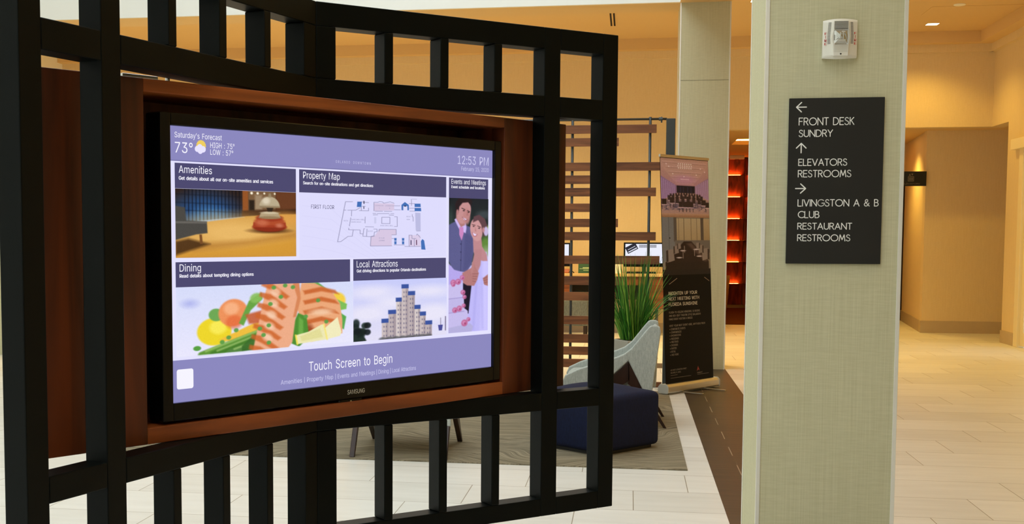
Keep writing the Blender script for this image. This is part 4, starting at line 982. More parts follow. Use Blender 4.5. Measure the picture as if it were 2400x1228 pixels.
# ---------------------------------------------------------------- television
TW, TH = 1.2178, .685
tvz = TVC.z - .387 * KS
tv = thing('television', 'large black wall television showing the lavender lobby directory', 'television', (TVC.x, TVC.y, tvz), TYA)
tv.scale = (KS,) * 3
def SX(s): return (s - .5) * TW
def SZ(t): return .387 + (.5 - t) * TH
bz = MB()
X0, X1, Z0, Z1 = -.640, .640, 0.0, .761
bz.box(X0, SX(0), -.012, .05, Z0, Z1).box(SX(1), X1, -.012, .05, Z0, Z1).box(SX(0), SX(1), -.012, .05, SZ(0), Z1).box(SX(0), SX(1), -.012, .05, Z0, SZ(1))
bezel = bz.build('bezel', M_GLOSSBLK, tv, .003)
MB().box(SX(0), SX(1), .012, .05, SZ(1), SZ(0)).box(-.2, .2, .05, .185, .2, .55).build('back_cover', M_DARK, tv)
MB().box(-.055, .035, -.010, .02, -.016, .002).build('sensor_bump', M_GLOSSBLK, tv, .006, 3)
MB().tube([(-.012, -.0125, -.008), (-.012, -.0105, -.008)], .004).build('sensor_lens', M_CHROME, tv)
E_BG = glow('screen_lavender', rgb(228, 226, 255)); E_BAND = glow('screen_band', rgb(139, 136, 191)); E_HEAD = glow('screen_heading', rgb(76, 73, 112))
E_TXT = glow('screen_white_text', rgb(246, 244, 255)); E_TXT2 = glow('screen_dim_text', rgb(206, 204, 240)); E_DK = glow('screen_dark_text', rgb(84, 82, 116)); E_LINE = glow('screen_map_text', rgb(140, 138, 176))
scr = MB().box(SX(0), SX(1), .0, .012, SZ(1), SZ(0)).build('screen', E_BG, tv)
def rect(name, mat, s0, s1, t0, t1, y=-.0006):
    return MB().poly([(SX(s0), y, SZ(t1)), (SX(s1), y, SZ(t1)), (SX(s1), y, SZ(t0)), (SX(s0), y, SZ(t0))]).build(name, mat, scr, recalc=False)
rect('header_band', E_BAND, .0, 1, 0, .1215); rect('footer_band', E_BAND, 0, 1, .846, 1)
rect('band_edge', glow('screen_edge', rgb(112, 110, 160)), 0, 1, .1215, .1245)
HEADS = ((.0148, .3345, .1310, .2222), (.3438, .8240, .1312, .2215), (.8340, .9842, .1322, .2227), (.0143, .4970, .4890, .5802), (.5070, .8237, .4890, .5782))
for h in HEADS: rect('tile_heading', E_HEAD, *h)
Y2 = -.0009
pic_bell().mesh('tile_picture', SCREENPIC, scr, SX(.0150), SX(.3343), SZ(.2230), SZ(.4735), Y2)
pic_dining().mesh('tile_picture', SCREENPIC, scr, SX(.0143), SX(.5060), SZ(.5802), SZ(.8370), Y2)
pic_city().mesh('tile_picture', SCREENPIC, scr, SX(.5068), SX(.8270), SZ(.5782), SZ(.8322), Y2)
pic_couple().mesh('tile_picture', SCREENPIC, scr, SX(.8340), SX(.9852), SZ(.2225), SZ(.8285), Y2)
pm, pst = pic_map()
pm.mesh('floor_plan', SCREENPIC, scr, SX(.3438), SX(.8238), SZ(.2217), SZ(.4835), Y2)
YT = -.0014
def embolden(o, d):
    bm_ = bmesh.new(); bm_.from_mesh(o.data); g_ = bm_.verts[:] + bm_.edges[:] + bm_.faces[:]
    for k, dx in enumerate((d, -d)):
        bmesh.ops.translate(bm_, verts=[v for v in bmesh.ops.duplicate(bm_, geom=g_)['geom'] if isinstance(v, bmesh.types.BMVert)], vec=(dx, -.00003 * (k + 1), 0))
    bm_.to_mesh(o.data); bm_.free(); return o
def stext(t, s0, s1, tb, tt, m=E_TXT):
    o = text('caption', t, m, scr, SX(s0), SX(s1), SZ(tb), (tb - tt) * TH, YT)
    return embolden(o, .00045) if m is E_TXT and tb - tt < .014 else o
stext("Saturday's Forecast", .0150, .1330, .0400, .0205); stext('73\u00b0', .0155, .0590, .0945, .0565)
stext('HIGH : 75\u00b0', .1030, .1655, .0700, .0500); stext('LOW : 57\u00b0', .1030, .1620, .0950, .0755)
stext('O R L A N D O    D O W N T O W N', .4524, .5624, .0975, .0870, E_TXT2)
stext('12:53 PM', .8655, .9845, .0700, .0325, E_TXT2); stext('February 15, 2020', .8795, .9850, .0985, .0810, E_TXT2)
stext('Amenities', .0243, .1068, .1665, .1400); stext('Get details about all our on-site amenities and services', .0243, .2690, .1915, .1785)
stext('Property Map', .3550, .4648, .1660, .1395); stext('Search for on-site destinations and get directions', .3550, .5703, .1895, .1775)
stext('Events and Meetings', .8425, .9745, .1595, .1385); stext('Event schedule and locations', .8428, .9699, .1790, .1668)
stext('Dining', .0237, .0766, .5235, .4970); stext('Read details about tempting dining options', .0237, .2139, .5455, .5330)
stext('Local Attractions', .5174, .6523, .5232, .4965); stext('Get driving directions to popular Orlando destinations', .5177, .7508, .5440, .5315)
stext('Touch Screen to Begin', .3697, .6343, .9345, .8970)
x = .2879
for wd, s0, s1 in (('Amenities', .2879, .3490), ('Property Map', .3640, .4430), ('Events and Meetings', .4570, .5760), ('Dining', .5880, .6220), ('Local Attractions', .6345, .7161)): stext(wd, s0, s1, .9765, .9590, E_TXT2)
for s in (.3565, .4505, .5820, .6282): rect('divider', E_TXT2, s - .0006, s + .0006, .956, .981, YT)
stext('FIRST FLOOR', .3782, .4474, .2845, .2690, E_DK)
def mtext(t, x0, x1, yb, yt):
    (a, c), (b, d), (e, f) = [(s * .4802 + .3436, q * .262 + .2215) for s, q in pst([(x0, yb), (x1, yb), (x0, yt)])]
    stext(t, a, b, c, f, E_LINE)
for t in (('LIVINGSTON', 725, 862, 310, 292), ('LIVINGSTON', 895, 1040, 313, 294), ('A', 788, 800, 352, 335), ('B', 962, 976, 355, 338), ('PATIO', 190, 262, 572, 550), ('SHADE BAR & GRILL', 315, 545, 552, 528), ('DINING ROOM', 310, 480, 592, 570), ('SHADE BAR & GRILL', 805, 1025, 652, 630), ('BUFFET', 595, 680, 748, 727), ('M CLUB', 780, 872, 862, 842), ('LOUNGE', 780, 875, 906, 884), ('FRONT', 1250, 1325, 497, 478), ('DESK', 1255, 1310, 545, 525), ('LUGGAGE', 1330, 1432, 197, 180)): mtext(*t)
# weather symbol: sun behind a cloud
mb = MB()
cx, cz, r = SX(.0800), SZ(.0655), .0135
mb.poly([(cx + (r if k % 2 else r * 1.16) * cos(2 * pi * k / 36), YT, cz + (r if k % 2 else r * 1.16) * sin(2 * pi * k / 36)) for k in range(36)])
mb.build('sun_symbol', glow('screen_sun', rgb(240, 206, 96)), scr, recalc=False)
mb = MB()
for k, (dx, dz, rr) in enumerate(((-.012, -.008, .0075), (-.004, -.004, .0085), (.006, -.008, .008), (-.003, -.012, .008), (.0, -.009, .0085))):
    mb.poly([(cx + dx + rr * cos(2 * pi * j / 20), YT - .0002 - .00005 * k, cz + dz + rr * sin(2 * pi * j / 20)) for j in range(20)])
mb.build('cloud_symbol', glow('screen_cloud', rgb(232, 228, 255)), scr, recalc=False)
# blank rounded plate at the lower left of the screen
mb = MB(); P = []
a0, a1, c0, c1, rr = SX(.0138), SX(.0549), SZ(.9525), SZ(.8797), .006
for (qx, qz, st_) in ((a1 - rr, c1 - rr, 0), (a0 + rr, c1 - rr, 90), (a0 + rr, c0 + rr, 180), (a1 - rr, c0 + rr, 270)):
    P += [(qx + rr * cos(radians(st_ + 15 * k)), YT, qz + rr * sin(radians(st_ + 15 * k))) for k in range(7)]
mb.poly(P); mb.build('code_plate', E_TXT, scr, recalc=False)
text('logo', 'SAMSUNG', plain('silver_print', rgb(206, 202, 186), .5), bezel, -.0255, .0415, .0135, .0125, -.0126)

# ---------------------------------------------------------------- direction sign on the column
SY = 4.80 - .006
sg = thing('direction_sign', 'black wayfinding sign with white arrows listing front desk, elevators and restrooms', 'sign', (.7515, SY - .006, 1.347))
ox, oz = .7515, 1.347
MB().box(.581 - ox, .922 - ox, .0, .0085, 0, 1.9645 - oz).build('sign_plate', M_SIGN, sg, .0015)
for t, x0, x1, z1, z0 in (('FRONT DESK', .6163, .8159, 1.8925, 1.8631), ('SUNDRY', .6173, .7404, 1.8475, 1.8202), ('ELEVATORS', .6182, .7941, 1.7398, 1.7127), ('RESTROOMS', .6177, .8098, 1.6978, 1.67), ('LIVINGSTON A & B', .6191, .91, 1.5886, 1.5613), ('CLUB', .6212, .6994, 1.5447, 1.518), ('RESTAURANT', .6202, .8176, 1.5008, 1.475), ('RESTROOMS', .6206, .8124, 1.4575, 1.4313)):
    stroke_text('lettering', t, M_SIGNW, sg, x0 - ox, x1 - ox, z0 - oz, z1 - z0, .0031, -.0006)
def arrow(x0, x1, z0, z1, d):
    cx, cz, hw, hh = (x0 + x1) / 2 - ox, (z0 + z1) / 2 - oz, (x1 - x0) / 2, (z1 - z0) / 2
    L = {'L': [[(hw, 0), (-hw, 0)], [(0, hh), (-hw, 0), (0, -hh)]], 'R': [[(-hw, 0), (hw, 0)], [(0, hh), (hw, 0), (0, -hh)]], 'U': [[(0, -hh), (0, hh)], [(-hw, 0), (0, hh), (hw, 0)]]}[d]
    mb = MB(); strokes(mb, [[(cx + a, cz + c) for a, c in l] for l in L], .0042, -.0006); mb.build('arrow', M_SIGNW, sg, recalc=False)
arrow(.6074, .643, 1.9138, 1.9486, 'L'); arrow(.6103, .645, 1.7619, 1.7969, 'U'); arrow(.6107, .647, 1.6115, 1.646, 'R')

# ---------------------------------------------------------------- fire alarm
fa = thing('fire_alarm', 'white speaker strobe fire alarm high on the linen column', 'alarm', (.7555, 4.80, 2.109))
AW, AH = .061, .137
def face_y(x): return -(.020 + .022 * (1 - (x / AW) ** 2))
def bodyf(u, v):
    x = -AW + 2 * AW * u; z = AH * v
    e = min(1, v / .06, (1 - v) / .06)
    return (x, face_y(x) * (.80 + .20 * math.sqrt(max(0, e))), z - (.006 * (1 - (x / AW) ** 2) if v < .02 else 0) + (.004 * (1 - (x / AW) ** 2) if v > .98 else 0))
mb = MB(); nu, nv = 24, 30
F = [[mb.bm.verts.new(bodyf(i / nu, j / nv)) for j in range(nv + 1)] for i in range(nu + 1)]
Bk = [[mb.bm.verts.new((-AW + 2 * AW * i / nu, 0, AH * j / nv)) for j in (0, 1)] for i in range(nu + 1)]
for i in range(nu):
    for j in range(nv): mb.bm.faces.new((F[i][j], F[i + 1][j], F[i + 1][j + 1], F[i][j + 1]))
    mb.bm.faces.new((F[i][0], Bk[i][0], Bk[i + 1][0], F[i + 1][0])); mb.bm.faces.new((F[i][nv], F[i + 1][nv], Bk[i + 1][1], Bk[i][1]))
for i in (0, nu): mb.bm.faces.new([F[i][j] for j in range(nv + 1)] + [Bk[i][1], Bk[i][0]])
body = mb.build('housing', M_PLASTW, fa, smooth=False)
# raised centre cover, grille slots, lens, writing
mb = MB()
P = [(-.027, .004), (.027, .004), (.029, .05), (.034, .07), (.029, .095), (.027, .134), (-.027, .134), (-.029, .095), (-.034, .07), (-.029, .05)]
mb.prism(P, -.0455, -.030, 'y'); mb.build('centre_cover', M_PLASTW, fa, .002)
mb = MB()
for k in range(6):
    z = .1025 + k * .0048; mb.box(-.0245, .0245, -.0464, -.0452, z, z + .0022)
for k in range(17):
    z = .0505 + k * .0047; sh = .006 * (abs(k - 5) / 12) ** 1.3
    for s in (-1, 1):
        a, c = sorted((s * (.036 - sh * .6 + .001), s * (.0465 - sh * .6)))
        ya, yc = face_y(a) - .0006, face_y(c) - .0006
        mb.hexa([(a, ya, z), (c, yc, z), (c, yc + .003, z), (a, ya + .003, z), (a, ya, z + .0019), (c, yc, z + .0019), (c, yc + .003, z + .0019), (a, ya + .003, z + .0019)])
mb.build('speaker_grille', plain('grille_dark', rgb(60, 58, 50), .7), fa)
mb = MB()
for k in range(6):
    z = .0195 + k * .0046; mb.box(-.0245, .0245, -.0459, -.0452, z, z + .0009)
mb.build('rib_shade', plain('rib_shadow', rgb(190, 184, 168), .5), fa)  # rib shade put into thin darker strips
MB().tube([(0, -.0466, .0115), (0, -.045, .0115)], .0030, 14).build('screw', plain('screw_dark', rgb(60, 56, 46), .5, .5), fa)
rf = MB()
rf.poly([(-.022, -.046, .050), (.0, -.053, .075), (-.022, -.046, .098)]).poly([(.022, -.046, .050), (.022, -.046, .098), (.0, -.053, .075)]).poly([(-.022, -.046, .098), (.0, -.053, .075), (.022, -.046, .098)]).poly([(-.022, -.046, .050), (.022, -.046, .050), (0, -.053, .075)])
rf.tube([(-.004, -.058, .062), (-.004, -.058, .088)], .0022, 8).tube([(.006, -.058, .062), (.006, -.058, .088)], .0016, 8)
rf.poly([(-.022, -.0465, .060), (-.012, -.056, .068), (-.022, -.0465, .082)]).poly([(.022, -.0465, .060), (.022, -.0465, .082), (.012, -.056, .090)])
rf.build('reflector', M_CHROME, fa)
MB().box(-.012, .014, -.0590, -.0560, .0555, .0625).build('lens_glint', M_PLASTW, fa, .0008)  # white block added for sparkle inside the lens
MB().box(.0, .012, -.0580, -.0560, .088, .0925).build('lens_glint', M_PLASTW, fa, .0008)  # second white block, put in for the same sparkle
gl, nt, p = new_mat('clear_lens'); p.inputs['Base Color'].default_value = (.97, .97, .97, 1); p.inputs['Transmission Weight'].default_value = 1.0; p.inputs['Roughness'].default_value = .08; p.inputs['IOR'].default_value = 1.25
MB().box(-.0275, .0275, -.064, -.0458, .0445, .1005).build('strobe_lens', gl, fa, .008, 4)
for s in (-1, 1):
    for k, ch in enumerate('FIRE'):
        xa = s * .0525; yy = face_y(abs(xa) - .0045) - .0018
        o_ = text('lettering', ch, M_RED, fa, xa - (.0036 if ch != 'I' else .0011), xa + (.0036 if ch != 'I' else .0011), .0835 - k * .0125, .0088, yy)
        embolden(o_, .0005)

# ---------------------------------------------------------------- rug, ottoman, armchairs
rug = MB().box(-3.4, .372, 7.655, 11.52, 0, .008).build('rug', rug_mat()); tag(rug, 'large grey striated rug under the navy ottoman and armchairs', 'rug')
RZ = .008
ot = thing('ottoman', 'navy fabric cube ottoman with soft edges on the rug', 'ottoman', (0, 0, 0))
# foot points: front corner (-.195, 7.99), right corner (.17, 8.45)
c0 = Vector((-.195, 7.988)); c1 = Vector((.175, 8.447)); ev = (c1 - c0); L = ev.length; ev.normalize(); nv_ = Vector((-ev.y, ev.x))
ctr = c0 + ev * L / 2 + nv_ * L / 2
ot.location = (ctr.x + .03, ctr.y, RZ); ot.rotation_euler = (0, 0, math.atan2(ev.y, ev.x))
hl = L / 2
def cushion(u, v):
    x, y = (2 * u - 1), (2 * v - 1)
    return ((hl + .012) * x, (hl + .012) * y, .385 + .055 * (1 - x * x) * (1 - y * y))
mb = MB().grid(cushion, 16, 16)
H2 = hl + .012
rim = sorted([v for v in mb.bm.verts if max(abs(v.co.x), abs(v.co.y)) > H2 - 1e-5], key=lambda v: math.atan2(v.co.y, v.co.x))
low = [mb.bm.verts.new((v.co.x, v.co.y, .022)) for v in rim]
for i in range(len(rim)):
    j = (i + 1) % len(rim); mb.bm.faces.new((rim[i], rim[j], low[j], low[i]))
mb.bm.faces.new(low[::-1])
mb.build('upholstery', M_NAVY, ot, .035, 5, smooth=True)
MB().box(-hl + .03, hl - .03, -hl + .03, hl - .03, 0, .03).build('plinth', M_DARK, ot)

def make_armchair(label, loc, rz):
    t = thing('armchair', label, 'armchair', loc, rz, 'grey armchairs on the rug')
    # profile in x (front +) and z
    top = [(-.245, .822), (-.21, .775), (-.16, .70), (-.115, .635), (-.06, .585), (.0, .555), (.08, .525), (.18, .49), (.29, .45), (.38, .405)]
    prof = top + [(.40, .36), (.385, .27), (.34, .235), (.19, .235), (-.092, .528), (-.245, .20), (-.262, .20), (-.328, .775), (-.322, .822), (-.30, .832), (-.262, .832)]
    prof = [(x, z if z < .3 else (z - .02 if z < .5 else .48 + (z - .5) * .88)) for x, z in prof]
    for s in (-1, 1):
        y0, y1 = sorted((s * .33, s * .27))
        MB().prism(prof, y0, y1, 'y').build('side_panel', M_GREYFAB, t, .014, 3)
    MB().prism([(-.20, .38), (-.285, .745), (-.315, .745), (-.300, .30), (-.20, .30)], -.272, .272, 'y').build('back_panel', M_GREYFAB, t, .012, 3)
    MB().prism([(-.195, .40), (.345, .385), (.388, .345), (.38, .28), (.34, .25), (-.24, .25)], -.272, .272, 'y').build('seat_cushion', M_GREYFAB, t, .018, 3)
    for s in (-1, 1):
        y0, y1 = sorted((s * .322, s * .287))
        MB().prism([(-.10, .505), (.06, .36), (.375, .0), (.350, .0), (.02, .27), (-.105, .36)], y0, y1, 'y').build('leg', M_DKWOOD, t, .004)
        MB().prism([(-.09, .505), (-.09, .33), (-.17, .27), (-.360, .0), (-.382, .0), (-.235, .25)], y0, y1, 'y').build('leg', M_DKWOOD, t, .004)
    return t
make_armchair('pale grey armchair with dark wood legs beside the tall grass plant', (-.09, 9.60, RZ), pi)
make_armchair('armchair under the television with only its legs showing', (-1.46, 8.07, RZ), pi / 2)

# ---------------------------------------------------------------- tall grass in a grey pot
pl = thing('potted_grass', 'tall green grass plant in a square grey pot behind the armchair', 'plant', (.035, 10.85, RZ), .55)
pl['kind'] = 'thing'
MB().hexa([(-.09, -.09, 0), (.09, -.09, 0), (.09, .09, 0), (-.09, .09, 0), (-.125, -.125, .535), (.125, -.125, .535), (.125, .125, .535), (-.125, .125, .535)]).build('pot', M_GREY, pl, .006)
MB().box(-.112, .112, -.112, .112, .52, .5365).build('soil', M_SOIL, pl)
gmat, nt, p = new_mat('grass_blade')
gi = nt.nodes.new('ShaderNodeNewGeometry'); cr = nt.nodes.new('ShaderNodeValToRGB')
cr.color_ramp.elements[0].color = rgb(30, 84, 20); cr.color_ramp.elements[1].color = rgb(150, 196, 80)
e = cr.color_ramp.elements.new(.6); e.color = rgb(62, 130, 34)
nt.links.new(gi.outputs['Random Per Island'], cr.inputs['Fac']); nt.links.new(cr.outputs['Color'], p.inputs['Base Color'])
p.inputs['Roughness'].default_value = .45; p.inputs['Specular IOR Level'].default_value = .4
mb = MB()
for i in range(300):
    a = random.uniform(0, 2 * pi); rr = .10 * math.sqrt(random.random())
    bx, by = rr * cos(a), rr * sin(a)
    out = random.random() ** 1.3
    ln = random.uniform(.46, .80) if out < .55 else random.uniform(.36, .64)
    a2 = a + random.uniform(-.6, .6)
    lean, bend = .03 + .30 * out, .02 + .62 * out ** 2.4
    wd = random.uniform(.0035, .0085)
    d = Vector((cos(a2), sin(a2), 0)); sd = Vector((-sin(a2 + 1.0), cos(a2 + 1.0), 0))
    prev = None; pt = Vector((bx, by, .53)); ang = lean
    for k in range(8):
        f = k / 7
        wq = wd * (1 - f) ** .7 + .0004
        cur = (mb.bm.verts.new(pt - sd * wq), mb.bm.verts.new(pt + sd * wq))
        if prev: mb.bm.faces.new((prev[0], prev[1], cur[1], cur[0]))
        prev = cur
        ang += bend / 7 * (1 + 2 * f)
        pt = pt + (Vector((0, 0, 1)) * cos(ang) + d * sin(ang)) * ln / 7
mb.build('foliage', gmat, pl, smooth=True, recalc=False)

# ---------------------------------------------------------------- slatted divider
DY = 11.9
dv = thing('slat_divider', 'room divider of walnut slats on grey rods in front of the desk', 'divider', (-.9, DY, 0))
def dbox(x0, x1, y0, y1, z0, z1, name, mat, bev=.002): return MB().box(x0 + .9, x1 + .9, y0, y1, z0, z1).build(name, mat, dv, bev)
dbox(.325, .408, -.05, .05, 0, 2.555, 'post', M_POST, .005)
dbox(-2.408, -2.325, -.05, .05, 0, 2.555, 'post', M_POST, .005)
MB().tube([(-2.33 + .9, 0, 2.555), (.33 + .9, 0, 2.555)], .011, 12).build('top_rod', M_STEELROD, dv, smooth=True)
MB().tube([(.255 + .9, 0, 2.555), (.29 + .9, 0, 2.555)], .017, 12).tube([(.28 + .9, 0, 2.52), (.28 + .9, 0, 2.575)], .008, 8).build('clamp', M_STEELROD, dv)
for x in (.1755, -.556, -1.2875, -2.019): MB().tube([(x + .9, 0, .0), (x + .9, 0, 2.575)], .0135, 14).build('rod', M_STEELROD, dv, smooth=True)
for k, (xr, z1, z0) in enumerate(((.235, 2.502, 2.422), (-.117, 2.38, 2.301), (.279, 2.148, 2.068), (-.175, 2.026, 1.945), (.238, 1.907, 1.826), (-.183, 1.758, 1.677), (-.114, 1.612, 1.532), (.242, 1.486, 1.406), (.281, 1.259, 1.179), (-.053, 1.058, .976), (-.127, .908, .826), (-.177, .677, .596), (-.175, .5, .418), (-.173, .38, .300), (-.172, .26, .178), (.318, .052, .002))):
    xl = -2.2 - .12 * ((k * 37) % 5) / 5
    MB().box(xl + .9, xr + .9, -.034, -.0135, z0, z1).build('slat', M_SLAT, dv, .0015)

# ---------------------------------------------------------------- roll-up banner
B0 = Vector((.364, 11.284)); B1 = Vector((.863, 11.985)); bd = B1 - B0; BL = bd.length; brz = math.atan2(bd.y, bd.x)
bc = (B0 + B1) / 2 + Vector((-sin(brz), cos(brz))) * .05
bn = thing('banner_stand', 'black roll-up banner with two meeting room photographs and white writing', 'banner', (bc.x, bc.y, .008), brz)
prof = [(-.052, .020), (-.046, .008), (.046, .008), (.052, .020), (.052, .062), (.030, .090), (-.030, .090), (-.052, .068)]
MB().prism(prof, -BL / 2, BL / 2, 'x').build('cassette', M_ALU, bn, .004)
for x0, x1 in ((-BL / 2 - .012, -BL / 2), (BL / 2, BL / 2 + .012)):
    MB().prism([(a * 1.08, (b - .05) * 1.08 + .05) for a, b in prof], x0, x1, 'x').build('end_cap', plain('grey_endcap', rgb(186, 188, 182), .5), bn, .004)
for x in (-.18, .20):
    MB().box(x - .012, x + .012, -.26, .26, .0, .008).build('foot', M_ALU, bn, .002)
LEAN, BH, GW = .105, 2.165, .805
def gy(z): return .0 + LEAN * (z - .09) / (BH - .09)
tl = math.atan2(LEAN, BH - .09)
grp = bpy.data.objects.new('graphic', None)
gr = MB().box(-GW / 2, GW / 2, .0, .002, 0, BH - .085).build('graphic', plain('banner_black', rgb(13, 9, 8), .6, 0, .1), bn)
bpy.data.objects.remove(grp)
gr.location = (0, -.004, .085); gr.rotation_euler = (-tl, 0, 0)
GH = BH - .085
MB().prism([(-.010, GH - .004), (.010, GH - .004), (.010, GH + .022), (-.010, GH + .022)], -GW / 2 - .005, GW / 2 + .005, 'x').build('top_bar', M_ALU, gr, .003)
MB().tube([(0, .03, .085), (0, .03 + LEAN, GH)], .008, 10).build('pole', M_STEELROD, gr)
def bx(s): return (s - .5) * GW
def bzz(t): return (1 - t) * GH
def pic_ballroom():
    p = Pic(150, 190, (190, 160, 120))
    p.grad(0, .52, (198, 166, 122), (176, 140, 122))
    p.poly([(0, 0), (1, 0), (1, .10), (.68, .43), (.32, .43), (0, .12)], (196, 166, 128), 1, 3)
    for k in range(5):
        y = .06 + .08 * k; p.line([(.05 + .06 * k, y), (.95 - .06 * k, y)], 2, (220, 196, 158), .6, 2); p.line([(.05 + .06 * k, y + .02), (.95 - .06 * k, y + .02)], 1.4, (150, 116, 88), .6, 2)
    p.ell(.5, .36, .26, .08, (196, 150, 156), .7, 14)
    p.poly([(0, .30), (.32, .46), (.32, .60), (0, .74)], (150, 126, 144), 1, 2); p.poly([(1, .30), (.70, .46), (.70, .60), (1, .72)], (158, 132, 142), 1, 2)
    for k in range(7):
        f = k / 7; x = .02 + .29 * f
        p.line([(x, .34 + .12 * f), (x, .72 - .10 * f)], 2, (206, 184, 186), .7, 2); p.line([(1 - x, .34 + .12 * f), (1 - x, .70 - .10 * f)], 2, (212, 190, 186), .7, 2)
    p.poly([(.32, .455), (.70, .455), (.70, .60), (.32, .60)], (28, 24, 34), 1, 1.5)
    for x in (.40, .46, .55, .62): p.line([(x, .48), (x, .60)], 2, (60, 60, 80), .8, 2)
    p.poly([(0, .72), (.32, .58), (.70, .58), (1, .70), (1, 1), (0, 1)], (176, 150, 116), 1, 2)
    p.ell(.5, .78, .5, .08, (96, 92, 100), .7, 12)
    for i in range(60): p.ell(random.random(), random.uniform(.74, .88), .04, .008, random.choice(((70, 70, 84), (196, 174, 140))), .6, 2, random.uniform(-.6, .6))
    p.grad(.93, 1, (188, 158, 108), (150, 116, 70))
    for k, n in ((0, 12), (1, 9), (2, 6)):
        for i in range(n):
            x = .5 + (i - (n - 1) / 2) * (.055 + .03 * k); y = .60 + .05 * k + .02 * abs(i - (n - 1) / 2) / n * 3
            s = .017 + .009 * k
            p.poly([(x - s, y - .03 - .02 * k), (x + s, y - .03 - .02 * k), (x + s, y + .02 + .01 * k), (x - s, y + .02 + .01 * k)], (52, 40, 34), .95, 1.5)
            p.line([(x - s, y + .025 + .012 * k), (x + s, y + .025 + .012 * k)], 1.6, (224, 206, 176), .9, 1.2)
            for q in (-s, s): p.line([(x + q, y + .03), (x + q, y + .06 + .02 * k)], 1, (40, 34, 32), .9)
    for x, y, s in ((.06, .76, .05), (.22, .73, .045), (.88, .76, .05), (.97, .80, .05), (.40, .80, .042), (.48, .80, .042), (.55, .80, .042), (.62, .80, .042)):
        p.poly([(x - s, y - .07), (x + s, y - .07), (x + s * .9, y + .02), (x - s * .9, y + .02)], (50, 36, 28), 1, 1.5); p.line([(x - s, y + .03), (x + s, y + .03)], 2.2, (220, 200, 168), .9)
        for q in (-s * .8, s * .8): p.line([(x + q, y + .04), (x + q, y + .10)], 1.4, (34, 28, 28), .9)
    for k, (y, w_) in enumerate(((.085, .13), (.12, .14), (.155, .13))):
        for i in range(7): p.ell(.5 - w_ + 2 * w_ * i / 6, y, .012, .012, (255, 246, 214), .95, 1.5)
    for i in range(6): p.ell(.42 + .03 * i, .345, .01, .008, (255, 240, 210), .9, 1.5)
    for x, y in ((.12, .10), (.17, .14), (.83, .15), (.92, .20), (.25, .26), (.74, .26), (.48, .30)): p.ell(x, y, .012, .010, (255, 244, 216), .9, 1.5)
    p.noise(5); p.a = np.clip(p.a * np.array((1.08, 1.06, 1.42)), 0, 255); return p
def pic_boardroom():
    p = Pic(150, 180, (150, 140, 110))
    p.poly([(0, 0), (.28, 0), (.28, .60), (0, .80)], (128, 130, 118), 1, 2); p.line([(.14, .0), (.14, .7)], 1.5, (92, 94, 86), .8); p.ell(.155, .36, .012, .012, (40, 36, 32))
    p.poly([(.24, 0), (.30, 0), (.30, .42), (.24, .42)], (98, 88, 72), 1, 3); p.poly([(.80, 0), (.87, 0), (.87, .40), (.80, .40)], (92, 82, 66), 1, 3)
    p.grad(.02, .40, (206, 190, 138), (188, 166, 112), .30, .80); p.grad(.02, .40, (190, 170, 120), (170, 146, 96), .87, 1.0)
    for i in range(16):
        x = .31 + .031 * i; p.line([(x, .0), (x, .40)], 2, (150, 132, 92), .5, 2)
    for x in (.34, .45, .60, .72): p.line([(x, .02), (x, .40)], 1.4, (80, 66, 46), .7, 1.5)
    p.poly([(.26, .40), (1, .40), (1, .62), (.26, .62)], (118, 110, 92), 1, 3)
    p.poly([(.44, .42), (.60, .42), (.96, .76), (.96, 1), (.06, 1), (.06, .78)], (44, 28, 20), 1, 2)
    p.poly([(.50, .46), (.60, .44), (.94, .76), (.88, .78)], (120, 100, 84), .6, 8)
    for x, y, s, d in ((.16, .66, .085, 1), (.28, .56, .055, 1), (.34, .50, .04, 1), (.90, .64, .08, -1), (.80, .55, .055, -1), (.74, .49, .04, -1)):
        p.poly([(x - s, y - s * 1.1), (x + s * .7, y - s * 1.3), (x + s, y + s), (x - s * .9, y + s * 1.5)], (150, 136, 114), 1, 1.5)
        p.poly([(x - s * d, y - s), (x - s * d * .55, y - s * 1.1), (x - s * d * .5, y + s * 1.2), (x - s * d, y + s * 1.3)], (56, 44, 34), .9, 2)
    for x, y in ((.34, .70), (.76, .68), (.70, .56), (.42, .58)): p.ell(x, y, .06, .012, (226, 214, 192), .9, 1.5)
    for x, y in ((.42, .66), (.66, .62), (.45, .56)): p.line([(x, y - .06), (x, y + .05)], 2, (190, 176, 150), .8, 1.5)
    p.poly([(.06, .78), (.96, .78), (.96, .90), (.06, .90)], (36, 24, 18), .9, 5)
    p.grad(.90, 1, (30, 22, 18), (28, 22, 20))
    p.noise(3); p.a = np.clip(p.a * np.array((1.0, 1.03, 1.25)), 0, 255); return p
pic_ballroom().mesh('photograph', PRINTPIC, gr, bx(0.005), bx(.995), bzz(0.004), bzz(.264), -.0008)
pic_boardroom().mesh('photograph', PRINTPIC, gr, bx(0.005), bx(.995), bzz(.264), bzz(.520), -.0008)
for P in ([(.12, .560), (.28, .535)], [(.86, .535), (.96, .552)]):
    mb = MB(); strokes(mb, [[(bx(a), bzz(c)) for a, c in P]], .006, -.0008); mb.build('table_leg_print', plain('print_grey', rgb(150, 130, 110), .5), gr, recalc=False)
M_BT, M_BT2 = plain('banner_white', rgb(226, 220, 206), .5), plain('banner_grey', rgb(158, 150, 138), .5)
def btext(t, s0, s1, tb, h, m=M_BT): text('lettering', t, m, gr, bx(s0), bx(s1), bzz(tb), h * GH, -.0009)
btext('BRIGHTEN UP YOUR', .102, .693, .608, .0145); btext('NEXT MEETING WITH', .103, .734, .632, .0145); btext('FLORIDA SUNSHINE', .102, .695, .6565, .0145)
